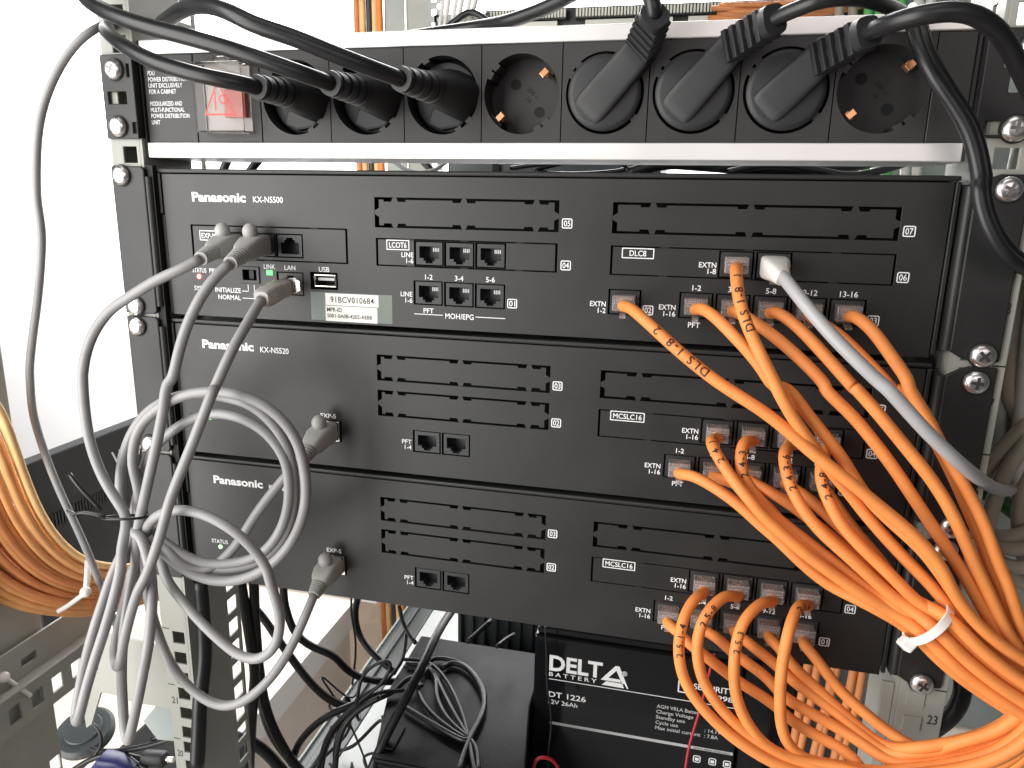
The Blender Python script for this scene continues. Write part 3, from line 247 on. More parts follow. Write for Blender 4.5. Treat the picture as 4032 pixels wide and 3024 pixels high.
# ------------------------------------------------------------------ mesh helpers
LOC = {}
def empty(name, loc, label=None, cat=None, group=None):
    o = bpy.data.objects.new(name, None); COL.objects.link(o); o.location = Vector(loc) * U; o.empty_display_size = 0.01
    LOC[o.name] = Vector(loc)
    if label: tag(o, label, cat, group)
    return o
def tag(o, label=None, cat=None, group=None, kind=None):
    if label: o['label'] = label
    if cat: o['category'] = cat
    if group: o['group'] = group
    if kind: o['kind'] = kind
    return o
class MB:
    def __init__(s): s.v = []; s.f = []
    def add(s, vs, fs):
        n = len(s.v); s.v += [tuple(v) for v in vs]; s.f += [tuple(i + n for i in f) for f in fs]; return s
    def box(s, x0, x1, y0, y1, z0, z1):
        v = [(x0,y0,z0),(x1,y0,z0),(x1,y1,z0),(x0,y1,z0),(x0,y0,z1),(x1,y0,z1),(x1,y1,z1),(x0,y1,z1)]
        return s.add(v, [(3,2,1,0),(4,5,6,7),(0,1,5,4),(1,2,6,5),(2,3,7,6),(3,0,4,7)])
    def obox(s, c, ax, ay, az):                # oriented box from centre and three half axes
        c = Vector(c); ax = Vector(ax); ay = Vector(ay); az = Vector(az)
        v = [c + i*ax + j*ay + k*az for k in (-1,1) for j in (-1,1) for i in (-1,1)]
        f = [(0,2,3,1),(4,5,7,6),(0,1,5,4),(1,3,7,5),(3,2,6,7),(2,0,4,6)]
        if ax.cross(ay).dot(az) < 0: f = [tuple(reversed(q)) for q in f]
        return s.add(v, f)
    def prism(s, poly, y0, y1):                # poly in (x, z), counter-clockwise seen from the front (-y)
        n = len(poly)
        v = [(x, y0, z) for x, z in poly] + [(x, y1, z) for x, z in poly]
        return s.add(v, [tuple(range(n)), tuple(range(2*n-1, n-1, -1))] + [((i+1) % n, i, i+n, (i+1) % n + n) for i in range(n)])
    def plate(s, x0, x1, z0, z1, y0, y1, holes, plane='xz'):
        xs = sorted({x0, x1, *[min(max(h[i], x0), x1) for h in holes for i in (0, 1)]})
        zs = sorted({z0, z1, *[min(max(h[i], z0), z1) for h in holes for i in (2, 3)]})
        def full(i, j):
            if i < 0 or j < 0 or i >= len(xs)-1 or j >= len(zs)-1: return False
            cx = (xs[i]+xs[i+1])/2; cz = (zs[j]+zs[j+1])/2
            return not any(h[0] < cx < h[1] and h[2] < cz < h[3] for h in holes)
        idx = {}; V = []; F = []
        def vid(i, j, k):
            q = (i, j, k)
            if q not in idx:
                idx[q] = len(V); y = y0 if k == 0 else y1
                V.append((xs[i], y, zs[j]) if plane == 'xz' else (y, xs[i], zs[j]))
            return idx[q]
        for i in range(len(xs)-1):
            for j in range(len(zs)-1):
                if not full(i, j): continue
                a = [(i,j),(i+1,j),(i+1,j+1),(i,j+1)]
                F.append(tuple(vid(*p, 0) for p in a)); F.append(tuple(vid(*p, 1) for p in reversed(a)))
                for (di, dj, p, q) in ((0,-1,a[0],a[1]),(1,0,a[1],a[2]),(0,1,a[2],a[3]),(-1,0,a[3],a[0])):
                    if not full(i+di, j+dj): F.append((vid(*q,0), vid(*p,0), vid(*p,1), vid(*q,1)))
        if plane != 'xz': F = [tuple(reversed(f)) for f in F]
        return s.add(V, F)
    def tube(s, path, r, n=10, caps=True):
        fr = frames(path); m_ = len(path); V = []; F = []
        for i, (p, t, a, b) in enumerate(fr):
            rr = r[i] if isinstance(r, (list, tuple)) else r
            for k in range(n):
                q = 2*math.pi*k/n; V.append(p + a*(rr*math.cos(q)) + b*(rr*math.sin(q)))
        for i in range(m_-1):
            for k in range(n):
                F.append((i*n+k, i*n+(k+1) % n, (i+1)*n+(k+1) % n, (i+1)*n+k))
        if caps: F += [tuple(range(n-1, -1, -1)), tuple(range((m_-1)*n, m_*n))]
        return s.add(V, F)
    def loft(s, secs, up=(0,0,1), n=16):       # secs: (pos, half width, half height, superellipse power)
        m_ = len(secs); V = []; F = []
        for i, (p, a, b, e) in enumerate(secs):
            p = Vector(p)
            t = (Vector(secs[min(i+1, m_-1)][0]) - Vector(secs[max(i-1, 0)][0])).normalized()
            sd = t.cross(Vector(up)).normalized(); uu = sd.cross(t).normalized()
            for k in range(n):
                q = 2*math.pi*k/n; c_, s_ = math.cos(q), math.sin(q)
                V.append(p + sd*(a*math.copysign(abs(c_)**(2/e), c_)) + uu*(b*math.copysign(abs(s_)**(2/e), s_)))
        for i in range(m_-1):
            for k in range(n):
                F.append((i*n+k, i*n+(k+1) % n, (i+1)*n+(k+1) % n, (i+1)*n+k))
        F += [tuple(range(n-1, -1, -1)), tuple(range((m_-1)*n, m_*n))]
        return s.add(V, F)
    def lathe(s, c, axis, prof, n=24, up=(0,0,1)):   # prof: (distance along axis, radius)
        c = Vector(c); ax = Vector(axis).normalized(); sd = ax.cross(Vector(up)).normalized()
        if sd.length < .5: sd = Vector((1,0,0))
        uu = ax.cross(sd); V = []; F = []
        for d, r in prof:
            for k in range(n):
                q = 2*math.pi*k/n; V.append(c + ax*d + sd*(r*math.cos(q)) + uu*(r*math.sin(q)))
        for i in range(len(prof)-1):
            for k in range(n): F.append((i*n+k, i*n+(k+1) % n, (i+1)*n+(k+1) % n, (i+1)*n+k))
        F += [tuple(range(n-1, -1, -1)), tuple(range((len(prof)-1)*n, len(prof)*n))]
        return s.add(V, F)
    def sphere(s, c, r, n=14, sq=1.0):
        prof = [(-r*sq*math.cos(math.pi*i/n), max(0.02, r*math.sin(math.pi*i/n))) for i in range(n+1)]
        return s.lathe(c, (0,0,1), prof, n=16, up=(0,1,0))
    def square_with_circle(s, x0, x1, z0, z1, cx, cz, r, y, depth, n=48):
        V = []; F = []
        for k in range(n):
            q = 2*math.pi*k/n + math.pi/4; c_, s_ = math.cos(q), math.sin(q)
            tx = ((x1-cx) if c_ > 0 else (x0-cx))/c_ if abs(c_) > 1e-9 else 1e9
            tz = ((z1-cz) if s_ > 0 else (z0-cz))/s_ if abs(s_) > 1e-9 else 1e9
            t = min(tx, tz)
            V += [(cx+r*c_, y, cz+r*s_), (cx+t*c_, y, cz+t*s_), (cx+r*c_, y+depth, cz+r*s_), (cx+t*c_, y+2, cz+t*s_)]
        # true corners
        for k in range(n):
            a, b = 4*k, 4*((k+1) % n)
            F += [(a, a+1, b+1, b), (a, b, b+2, a+2), (a+1, a+3, b+3, b+1)]
        for (X, Z) in ((x0,z0),(x1,z0),(x1,z1),(x0,z1)):       # snap the nearest outer vertex to each corner
            i = min(range(n), key=lambda k: (V[4*k+1][0]-X)**2 + (V[4*k+1][2]-Z)**2)
            V[4*i+1] = (X, y, Z); V[4*i+3] = (X, y+2, Z)
        F.append(tuple(4*k+2 for k in range(n)))
        return s.add(V, [tuple(reversed(f)) for f in F])
    def build(s, name, mt, parent=None, smooth=False, bevel=0, seg=2, fix=True):
        off = LOC[parent.name] if parent is not None else Vector((0,0,0))
        me = bpy.data.meshes.new(name)
        me.from_pydata([(Vector(v) - off) * U for v in s.v], [], s.f)
        if fix:
            bm = bmesh.new(); bm.from_mesh(me); bmesh.ops.recalc_face_normals(bm, faces=bm.faces); bm.to_mesh(me); bm.free()
        me.materials.append(MAT[mt])
        if smooth: me.polygons.foreach_set('use_smooth', [True]*len(me.polygons))
        o = bpy.data.objects.new(name, me); COL.objects.link(o)
        if smooth == 'auto':
            me.set_sharp_from_angle(angle=math.radians(38))
        if parent is not None: o.parent = parent
        LOC[o.name] = off
        if bevel:
            bv = o.modifiers.new('bevel', 'BEVEL'); bv.width = bevel*U; bv.segments = seg; bv.limit_method = 'ANGLE'; bv.angle_limit = math.radians(40)
        return o
def frames(path):
    P = [Vector(p) for p in path]; out = []; a = None
    for i, p in enumerate(P):
        t = (P[min(i+1, len(P)-1)] - P[max(i-1, 0)]).normalized()
        if a is None:
            r = Vector((0,-1,0)) if abs(t.y) < 0.9 else Vector((1,0,0)); a = (r - t*r.dot(t)).normalized()
        else:
            a = (a - t*a.dot(t)); a = a.normalized() if a.length > 1e-6 else Vector((1,0,0))
        out.append((p, t, a, t.cross(a)))
    return out
def smooth_path(pts, step=3.0):
    P = [Vector(p) for p in pts]; P = [P[0] + (P[0]-P[1])] + P + [P[-1] + (P[-1]-P[-2])]; out = []
    for i in range(1, len(P)-2):
        p0, p1, p2, p3 = P[i-1:i+3]
        t0 = 0; t1 = t0 + max(1e-3, (p1-p0).length**.5); t2 = t1 + max(1e-3, (p2-p1).length**.5); t3 = t2 + max(1e-3, (p3-p2).length**.5)
        k = max(3, int((p2-p1).length/step))
        for j in range(k):
            t = t1 + (t2-t1)*j/k
            A1 = p0*((t1-t)/(t1-t0)) + p1*((t-t0)/(t1-t0)); A2 = p1*((t2-t)/(t2-t1)) + p2*((t-t1)/(t2-t1)); A3 = p2*((t3-t)/(t3-t2)) + p3*((t-t2)/(t3-t2))
            B1 = A1*((t2-t)/(t2-t0)) + A2*((t-t0)/(t2-t0)); B2 = A2*((t3-t)/(t3-t1)) + A3*((t-t1)/(t3-t1))
            out.append(B1*((t2-t)/(t2-t1)) + B2*((t-t1)/(t2-t1)))
    out.append(P[-2])
    for _ in range(2):                          # relax the hand-measured wobble
        out = [out[0]] + [(out[i-1] + out[i]*2 + out[i+1])/4 for i in range(1, len(out)-1)] + [out[-1]]
    return out

# ------------------------------------------------------------------ lettering
_tc = {}
def glyphs(s, offset=0.0, spacing=1.0):
    key = (s, offset, spacing)
    if key not in _tc:
        cu = bpy.data.curves.new('t', 'FONT'); cu.body = s; cu.resolution_u = 3; cu.offset = offset; cu.space_character = spacing; cu.fill_mode = 'FRONT'
        ob = bpy.data.objects.new('t', cu); COL.objects.link(ob)
        me = bpy.data.meshes.new_from_object(ob.evaluated_get(bpy.context.evaluated_depsgraph_get()))
        _tc[key] = ([(v.co.x, v.co.y) for v in me.vertices], [tuple(p.vertices) for p in me.polygons])
        bpy.data.objects.remove(ob); bpy.data.curves.remove(cu); bpy.data.meshes.remove(me)
    return _tc[key]
_hv = glyphs('H')[0]; CAP = max(p[1] for p in _hv) - min(p[1] for p in _hv)
def text(s, x, z, h, parent, y=-0.12, mt='print_white', w=None, align='L', bold=0.010, spacing=1.0, shear=0.0, name='lettering', xdir=(1,0,0), zdir=(0,0,1), org=None):
    V, F = glyphs(s, bold, spacing); k = h/CAP
    if not V: return None
    x0 = min(p[0] for p in V); x1 = max(p[0] for p in V)
    sx = (w/(x1-x0)) if w else k
    W = (x1-x0)*sx
    ox = x if align == 'L' else (x-W if align == 'R' else x-W/2)
    mb = MB()
    if org is None:
        mb.add([(ox + (p[0]-x0)*sx + shear*p[1]*k, y, z + p[1]*k) for p in V], F)
    else:
        o_, X, Z = Vector(org), Vector(xdir), Vector(zdir)
        mb.add([o_ + X*(ox + (p[0]-x0)*sx) + Z*(z + p[1]*k) for p in V], F)
    return mb.build(name, mt, parent, fix=False)
def line(x0, x1, z0, z1, parent, y=-0.12, mt='print_white', name='printed_line'):
    return MB().add([(x0,y,z0),(x1,y,z0),(x1,y,z1),(x0,y,z1)], [(0,1,2,3)]).build(name, mt, parent, fix=False)
def frame_print(x0, x1, z0, z1, t, parent, y=-0.12, mt='print_white', rad=0.5):
    def rr(a, b, c, d, r):
        out = []
        for cx, cz, q0 in ((b-r, c+r, -90), (b-r, d-r, 0), (a+r, d-r, 90), (a+r, c+r, 180)):
            for k in range(4):
                q = math.radians(q0 + 30*k); out.append((cx + r*math.cos(q), cz + r*math.sin(q)))
        return out
    A = rr(x0, x1, z0, z1, rad); B = rr(x0+t, x1-t, z0+t, z1-t, max(.05, rad-t)); n = len(A)
    return MB().add([(p[0], y, p[1]) for p in A+B], [(i, (i+1) % n, (i+1) % n + n, i+n) for i in range(n)]).build('printed_frame', mt, parent, fix=False)
def badge(s, x, z, parent, w=5.6, h=5.2):
    frame_print(x, x+w, z, z+h, 0.55, parent, rad=0.9)
    text(s, x+w/2, z+h*0.22, h*0.56, parent, align='C', w=w*0.62, bold=0.01)
def write_on_tube(s, path, r, s0, h, parent, facing=(0.1,-1,0.25), rev=True, mt='ink', roll=0.0, spacing=1.25):
    V, F = glyphs(s, 0.012, spacing); k = h/CAP
    cum = [0.0]
    for a, b in zip(path, path[1:]): cum.append(cum[-1] + (Vector(b)-Vector(a)).length)
    def at(q):
        q = min(max(q, 0), cum[-1]-1e-4)
        i = max(j for j in range(len(cum)) if cum[j] <= q); i = min(i, len(path)-2)
        f = (q-cum[i])/max(1e-6, cum[i+1]-cum[i]); p = Vector(path[i]).lerp(Vector(path[i+1]), f)
        t = (Vector(path[min(i+2, len(path)-1)]) - Vector(path[max(i-1, 0)])).normalized()
        n = Vector(facing); n = (n - t*n.dot(t)).normalized(); return p, t, n, t.cross(n)
    bm = bmesh.new(); vs = [bm.verts.new((p[0], p[1], 0)) for p in V]
    for f in F:
        try: bm.faces.new([vs[i] for i in f])
        except ValueError: pass
    bmesh.ops.subdivide_edges(bm, edges=list(bm.edges), cuts=3, use_grid_fill=True); bmesh.ops.triangulate(bm, faces=list(bm.faces)); bm.verts.index_update()
    V = [(v.co.x, v.co.y) for v in bm.verts]; F = [tuple(v.index for v in f.verts) for f in bm.faces]; bm.free()
    xm = max(p[0] for p in V); out = []
    for gx, gy in V:
        q = s0 + ((xm-gx) if rev else gx)*k
        p, t, n, b = at(q); a = (gy - CAP/2)*k/r + roll
        out.append(p + (n*math.cos(a) + b*((1 if rev else -1)*math.sin(a)))*(r+0.16))
    return MB().add(out, F).build('marker_writing', mt, parent, fix=False)

# ------------------------------------------------------------------ setting
def structure(o): return tag(o, kind='structure')
structure(MB().box(-3200, 2600, 1700, 1720, -900, 2600).build('wall', 'wall_white'))
structure(MB().box(-3200, 2600, -1500, 1700, -920, -900).build('floor', 'floor_grey'))

# ------------------------------------------------------------------ the rack
def u_holes(x0, x1, bounds):
    out = []
    for zb in bounds:
        for d in (6.35, 22.225, 38.1): out.append((x0, x1, zb-d-4.6, zb-d+4.6))
    return out
rack = empty('equipment_rack', (0, 0, -600), 'pale beige steel equipment rack holding the power strip and three black units', 'rack')
B_UP = [130.4 + 44.45*k for k in range(0, 4)]
B_MID = [130.4 - 44.45*k for k in range(0, 6)]
B_LOW = [-176.0 - 44.45*k for k in range(0, 6)]
bl = [130.4 + 44.45*k for k in range(5, -6, -1)] + B_LOW
# left front post: front flange, side web, perforated rear flange
MB().plate(-242, -222, -600, 420, -4, -2.2, u_holes(-233.6, -224.6, bl)).build('front_post_flange', 'post_paint', rack, bevel=0.5)
MB().plate(-4, 37, -600, 420, -222, -220.4, [], 'yz').build('post_web', 'post_paint', rack)
MB().plate(-2.1, 37, -600, 420, -242, -240.6, [], 'yz').build('post_outer_web', 'post_paint', rack)
MB().box(-240.5, -222.2, 30, 31.5, -600, 420).build('post_back', 'post_paint', rack)
MB().plate(37.2, 55, -600, 420, -222, -220.4, [(40, 52.5, -600 + 18.5*k + 4, -600 + 18.5*k + 16) for k in range(55)], 'yz').build('perforated_flange', 'post_paint', rack)
# right front post
br = [130.4 + 44.45*k for k in range(5, -6, -1)] + [-136.4 - 44.45*k for k in range(1, 7)]
MB().plate(222, 245.5, -600, 420, -4, -2.2, u_holes(225.6, 235.6, br)).build('front_post_flange', 'post_paint', rack, bevel=0.5)
MB().plate(-4, 45, -600, 420, 220.4, 222, [(6, 12, -600 + 15.9*k, -600 + 15.9*k + 9) for k in range(64)], 'yz').build('post_web', 'post_paint', rack)
MB().box(214, 220.2, -2.4, 0, -600, -137).build('post_lip', 'post_paint', rack, bevel=0.5)
for n_, z in (('29', 104), ('28', 60.5)): text(n_, -239.8, z, 5, rack, y=-4.1, mt='print_black', w=4.6, name='unit_number')
for n_, z in (('22', -202), ('21', -235.5), ('20', -279.5)): text(n_, -239.6, z, 5, rack, y=-4.1, mt='print_black', w=4.6, name='unit_number')
for z in (130.4, 86.0, -176.0, -220.4, -264.8): line(-241.5, -236, z-.35, z+.35, rack, y=-4.1, mt='print_black', name='unit_mark')
for n_, z in (('28', 66.5), ('27', 20.0), ('26', -25.0), ('25', -67.5), ('23', -157.5)): text(n_, 238.2, z, 5.4, rack, y=-4.1, mt='print_black', w=5, name='unit_number')
for z in (86, 41.5, -2.9, -47.4, -136.5): line(239.5, 245.2, z-.4, z+.4, rack, y=-4.1, mt='print_black', name='unit_mark')
for z0 in (-143.5, -158.5, -175):                  # pressed square knock-outs of the right post below the units
    MB().box(226.0, 235.4, -4.7, -4.02, z0-4.3, z0+4.3).build('knockout', 'post_paint', rack, bevel=0.4)
# rear posts
MB().box(-318, -290, 600, 603, -700, 420).build('rear_post_flange', 'pale_paint', rack)
MB().box(-290, -258, 606, 609, -700, 420).build('rear_post_side', 'post_paint', rack)
ph = []
for k in range(70):
    z = -660 + 16*k; ph += [(-254, -247.6, z, z+8), (-246.4, -241, z+8, z+14)]
MB().plate(-258, -240, -700, 420, 604, 606, ph).build('perforated_flange', 'pale_paint', rack)
MB().plate(300, 400, -700, 420, 600, 603, [(330, 350, -600+60*k, -570+60*k) for k in range(16)]).build('rear_post_flange', 'grey_green_paint', rack)
# side rails that carry the shelf
MB().prism([(-241, -424), (-241, -420), (-206, -420), (-206, -424)], 40, 600).build('shelf_rail', 'rail_paint', rack, bevel=1)
MB().box(-241, -238.5, 40, 600, -432, -417).build('shelf_rail_lip', 'pale_paint', rack, bevel=0.6)
MB().box(-230, -223, 42, 600, -419.9, -416).build('shelf_rail_rib', 'rail_paint', rack, bevel=1.5)
MB().box(214.5, 330, 262, 265, -700, -140).build('side_plate', 'grey_green_paint', rack)
shelf = tag(MB().box(-205, 236, 30, 560, -424, -420.5).build('steel_shelf', 'shelf_paint', bevel=0.6), 'pale steel shelf carrying the battery and the black box', 'shelf')
# neighbouring rack frame at far left
nb = empty('neighbouring_rack', (-330, 0, -600), 'beige steel frame of the next rack at lower left with square holes', 'rack')
MB().plate(-80, -14, -600, 60, -334, -332, [(-26, -21, z, z+9) for z in (-20, -58, -96, -134, -380, -420)] + [(-24, -15.5, -300, -288), (-24, -15.5, -345, -333)], 'yz').build('upright', 'post_paint', nb, bevel=0.5)
MB().plate(-120, 24, -243, -212, -329, -327, [(y-4.6, y+4.6, -235, -223) for y in (-84, -66, -48, -30, -12.5, 5)], 'yz').build('beam_lower_strip', 'post_paint', nb, bevel=0.5)
MB().plate(-120, 33, -207, -183, -329, -327, [(-38, -26, -200, -194)], 'yz').build('beam_upper_strip', 'post_paint', nb, bevel=0.5)
MB().prism([(-329, -212), (-320, -210.5), (-320, -208.5), (-329, -207)], -120, 30).build('beam_ridge', 'post_paint', nb, bevel=1.0)
MB().prism([(-384, -236), (-384, -335), (-378, -330), (-364, -296), (-348, -296), (-345, -298), (-330, -300), (-314, -299), (-296, -299), (-286, -290), (-286, -242)], 60, 62).build('gusset_plate', 'post_paint', nb)
MB().prism([(-330, -322), (-313, -301), (-286, -300), (-286, -334), (-318, -338)], 66, 68).build('lower_bracket', 'grey_green_paint', nb)

# ------------------------------------------------------------------ screws
def screw_mesh():
    mb = MB()
    prof = [(0, 5.6), (1.1, 5.75), (2.2, 5.2), (3.0, 4.1), (3.5, 2.7)]
    mb.lathe((0,0,0), (0,-1,0), prof, n=28)
    o = mb.build('screw_head', 'chrome', smooth='auto')
    cr = MB().box(-3.0, 3.0, -3.62, -2.6, -0.75, 0.75).box(-0.75, 0.75, -3.66, -2.6, -3.0, 3.0).build('cross_recess', 'recess_shade')  # raised cross; the shade of the recess is in its dark colour
    ws = MB().lathe((0,0,0), (0,-1,0), [(-0.6, 6.4), (0.05, 6.4)], n=28).build('rim_shadow', 'hollow_black')  # black ring stands in for the shadow round the screw head
    md = (o.data, cr.data, ws.data)
    for q in (o, cr, ws): bpy.data.objects.remove(q)
    return md
SCREW = screw_mesh()
def screw(x, z, label, y=-6.6, rot=0.0):
    e = empty('rack_screw', (x, y, z), label, 'screw', 'chrome screws along the rack posts')
    for nm, d in zip(('screw_head', 'cross_recess', 'rim_shadow'), SCREW):
        o = bpy.data.objects.new(nm, d); COL.objects.link(o); o.parent = e
    e.rotation_euler = (0, rot, 0)
screw(-231.8, 183.0, 'cross-head screw at upper left end of the power strip', rot=.5)
screw(-232.8, 152.2, 'cross-head screw at lower left end of the power strip', rot=.2)
screw(-234.2, 124.8, 'cross-head screw at top left ear of the top black unit', rot=.7)
screw(-233.4, 47.8, 'cross-head screw at bottom left ear of the top unit, partly behind a grey cable', rot=.3)
screw(-234.0, 35.2, 'cross-head screw at top left ear of the middle black unit', rot=.9)
screw(-233.5, -41.0, 'left screw half hidden by the coiled grey cables', rot=.4)
screw(231.0, 149.3, 'cross-head screw at lower right end of the power strip', rot=.1)
screw(233.0, 183.0, 'screw at upper right end of the power strip, behind the thick black cord', rot=.5)
screw(232.7, 123.2, 'cross-head screw at top right ear of the top black unit', rot=.4)
screw(233.6, 46.8, 'cross-head screw at bottom right ear of the top black unit', rot=.8)
screw(232.6, 33.6, 'cross-head screw at top right ear of the middle black unit', rot=.1)
screw(233.0, -41.6, 'right screw of the middle unit showing between orange cables', rot=.6)
screw(232.0, -54.0, 'right top screw of the lowest unit with an orange cable across it', rot=.2)
screw(231.4, -131.8, 'right bottom screw of the lowest unit, below the white cable tie', rot=.5)

# ------------------------------------------------------------------ power strip
pdu = empty('power_strip', (0, 20, 135), 'black rack power strip with silver rails, red switch and eight round sockets', 'power strip')
MB().box(-218.6, 213, 17.5, 44, 143.8, 191.6).build('housing', 'strip_plastic', pdu)
for z0, z1 in ((135.4, 143.7), (191.7, 199.2)):
    MB().box(-218.6, 213, -1.6, 46, z0, z1).build('aluminium_rail', 'aluminium', pdu, bevel=0.5)
MB().box(-219.6, -218.7, -1.4, 45, 135.6, 199).build('end_cap', 'strip_plastic', pdu)
MB().box(213.1, 214.2, -1.4, 45, 135.6, 199).build('end_cap', 'strip_plastic', pdu)
for sx in (-1, 1):
    hl = [(-238 if sx < 0 else 226, -226 if sx < 0 else 240, 164.6, 171.2)]
    if sx > 0: hl += [(218.8, 225.5, 146.8, 152.6), (222.5, 228.5, 174.8, 181.2)]
    else: hl += [(-223.5, -221.2, 148.5, 154.5), (-224.2, -222.6, 179, 186)]
    x0, x1 = (-241.5, -220.2) if sx < 0 else (215, 241.5)
    MB().plate(x0, x1, 145.4, 191.2, -6.4, -4.3, hl).build('mounting_ear', 'ear_black', pdu, bevel=0.7)
    MB().box(x1-1.6 if sx < 0 else x0, x1 if sx < 0 else x0+1.6, -4.2, 40, 146, 190.6).build('ear_fold', 'ear_black', pdu)
XM = [-218.4, -185.6, -144.3, -102.2, -59.5, -16.6, 25.6, 69.0, 112.0, 154.8, 196.6, 212.8]
ZL, ZH, ZC = 143.9, 191.5, 167.5
MB().box(XM[0]+.15, XM[1]-.25, 0, 2.6, ZL, ZH).build('label_module', 'strip_plastic', pdu, bevel=0.4)
MB().box(XM[-2]+.25, XM[-1], 0, 2.6, ZL, ZH).build('blank_module', 'strip_plastic', pdu, bevel=0.4)
for s_, z, xe in (('PDU', 180.6, None), ('POWER DISTRIBUTION', 177.2, -189.4), ('UNIT EXCLUSIVELY', 173.9, -193.3), ('FOR A CABINET', 170.6, -197.6), ('MODULARIZED AND', 164.1, -194.4), ('MULTI-FUNCTIONAL', 160.7, -193.2), ('POWER DISTRIBUTION', 157.4, -190.2), ('UNIT', 153.9, -209.8)):
    text(s_, -215.4, z, 2.3, pdu, w=(xe+215.4) if xe else 4.6, name='lettering', bold=0.006)
# switch module
sw = MB().plate(XM[1]+.25, XM[2]-.25, ZL, ZH, 0, 2.6, [(-179.5, -150.5, 150, 185)]).build('switch_module', 'strip_plastic', pdu, bevel=0.4)
MB().box(-179.3, -150.7, 1.0, 2.4, 150.2, 184.8).build('switch_plate', 'switch_grey', pdu)
rk = MB().prism([(-166, 157), (-153, 157), (-153, 172), (-166, 172)], -2.6, 1.0).build('rocker', 'rocker_red', pdu, bevel=0.8)
def tri_outline():
    A = [(-174, 157.5), (-154.5, 157.5), (-164.8, 176)]; c = (sum(p[0] for p in A)/3, sum(p[1] for p in A)/3)
    Bq = [((p[0]-c[0])*.84 + c[0], (p[1]-c[1])*.84 + c[1]) for p in A]
    return MB().add([(p[0], -9.35, p[1]) for p in A+Bq], [(i, (i+1) % 3, (i+1) % 3+3, i+3) for i in range(3)])
cov = MB().box(-180.2, -150.4, -9.2, -7.9, 148.6, 185.8)
cov.box(-180.2, -179.1, -7.9, -0.1, 148.6, 185.8).box(-151.5, -150.4, -7.9, -0.1, 148.6, 185.8).box(-179.1, -151.5, -7.9, -0.1, 148.6, 149.8).box(-179.1, -151.5, -7.9, -0.1, 184.6, 185.8)
cv = cov.build('clear_cover', 'clear_cover', pdu, bevel=0.5)
MB().prism([(-172, 186), (-160, 186), (-163, 189.2), (-169, 189.2)], -4, -1).build('cover_hinge', 'clear_cover', pdu, bevel=0.4)
tri_outline().build('warning_triangle', 'print_red', pdu, fix=False)
text('I', -167.0, 160.2, 9.5, pdu, y=-9.4, mt='print_red', w=1.0); text('O', -164.2, 163.6, 4.6, pdu, y=-9.4, mt='print_red', w=4.4)
SOCK = []
for i in range(2, 10):
    x0, x1 = XM[i]+.28, XM[i+1]-.28; cx = (x0+x1)/2
    o = MB().square_with_circle(x0, x1, ZL, ZH, cx, ZC, 19.6, 0, 16).build('socket', 'strip_plastic', pdu, smooth='auto')
    SOCK.append((cx, o))
def socket_details(cx, o):
    for dx, dz in ((-6.6, 7.0), (6.6, -7.0)):
        MB().lathe((cx+dx, 15.9, ZC+dz), (0,1,0), [(-0.15, 2.75), (-0.1, 2.75)], n=20).build('pin_hole', 'hollow_black', o)
    for k, (dx, dz) in enumerate(((11.6, 10.8), (-11.8, -10.8))):
        d = Vector((dx, 0, dz)).normalized(); q = Vector((-d.z, 0, d.x))
        MB().obox((cx+dx*1.02, 9, ZC+dz*1.02), q*2.1, (0, 4.5, 0), d*1.1).obox((cx+dx*.98, 3.2, ZC+dz*.98), q*1.6, (0,1.2,0), d*2.2).build('earth_clip', 'copper', o, bevel=0.3)
        MB().obox((cx+d.x*18.8, 9, ZC+d.z*18.8), q*4.0, (0, 7, 0), d*1.0).build('clip_slot', 'hollow_black', o)
    for dx, dz in ((13, -13), (9, -16.5), (-13, 13), (-16.5, 9.5)):
        d = Vector((dx, 0, dz)).normalized(); q = Vector((-d.z, 0, d.x))
        MB().obox((cx+d.x*18.6, 8, ZC+d.z*18.6), q*2.0, (0, 8, 0), d*1.1).build('key_rib', 'strip_plastic', o, bevel=0.2)
    o_ = text('250 ~', 0, 0, 2.2, o, mt='hollow_black', org=(cx-0.5, 15.85, ZC+4.6), xdir=(.707,0,-.707), zdir=(.707,0,.707))
    text('16', 0, 0, 2.2, o, mt='hollow_black', org=(cx-.8, 15.85, ZC-0.6), xdir=(.707,0,-.707), zdir=(.707,0,.707))
socket_details(*SOCK[3]); socket_details(*SOCK[7])
for i in (0, 1, 2, 4, 5, 6):                                  # key notches at the rim of the occupied sockets
    cx, o = SOCK[i]
    for a in (-40, -62, 140, 118) if i < 3 else (-38, 135, 152):
        d = Vector((math.cos(math.radians(a)), 0, math.sin(math.radians(a)))); q = Vector((-d.z, 0, d.x))
        MB().obox((cx+d.x*18.8, 5, ZC+d.z*18.8), q*1.9, (0, 5, 0), d*0.95).build('key_rib', 'strip_plastic', o, bevel=0.2)

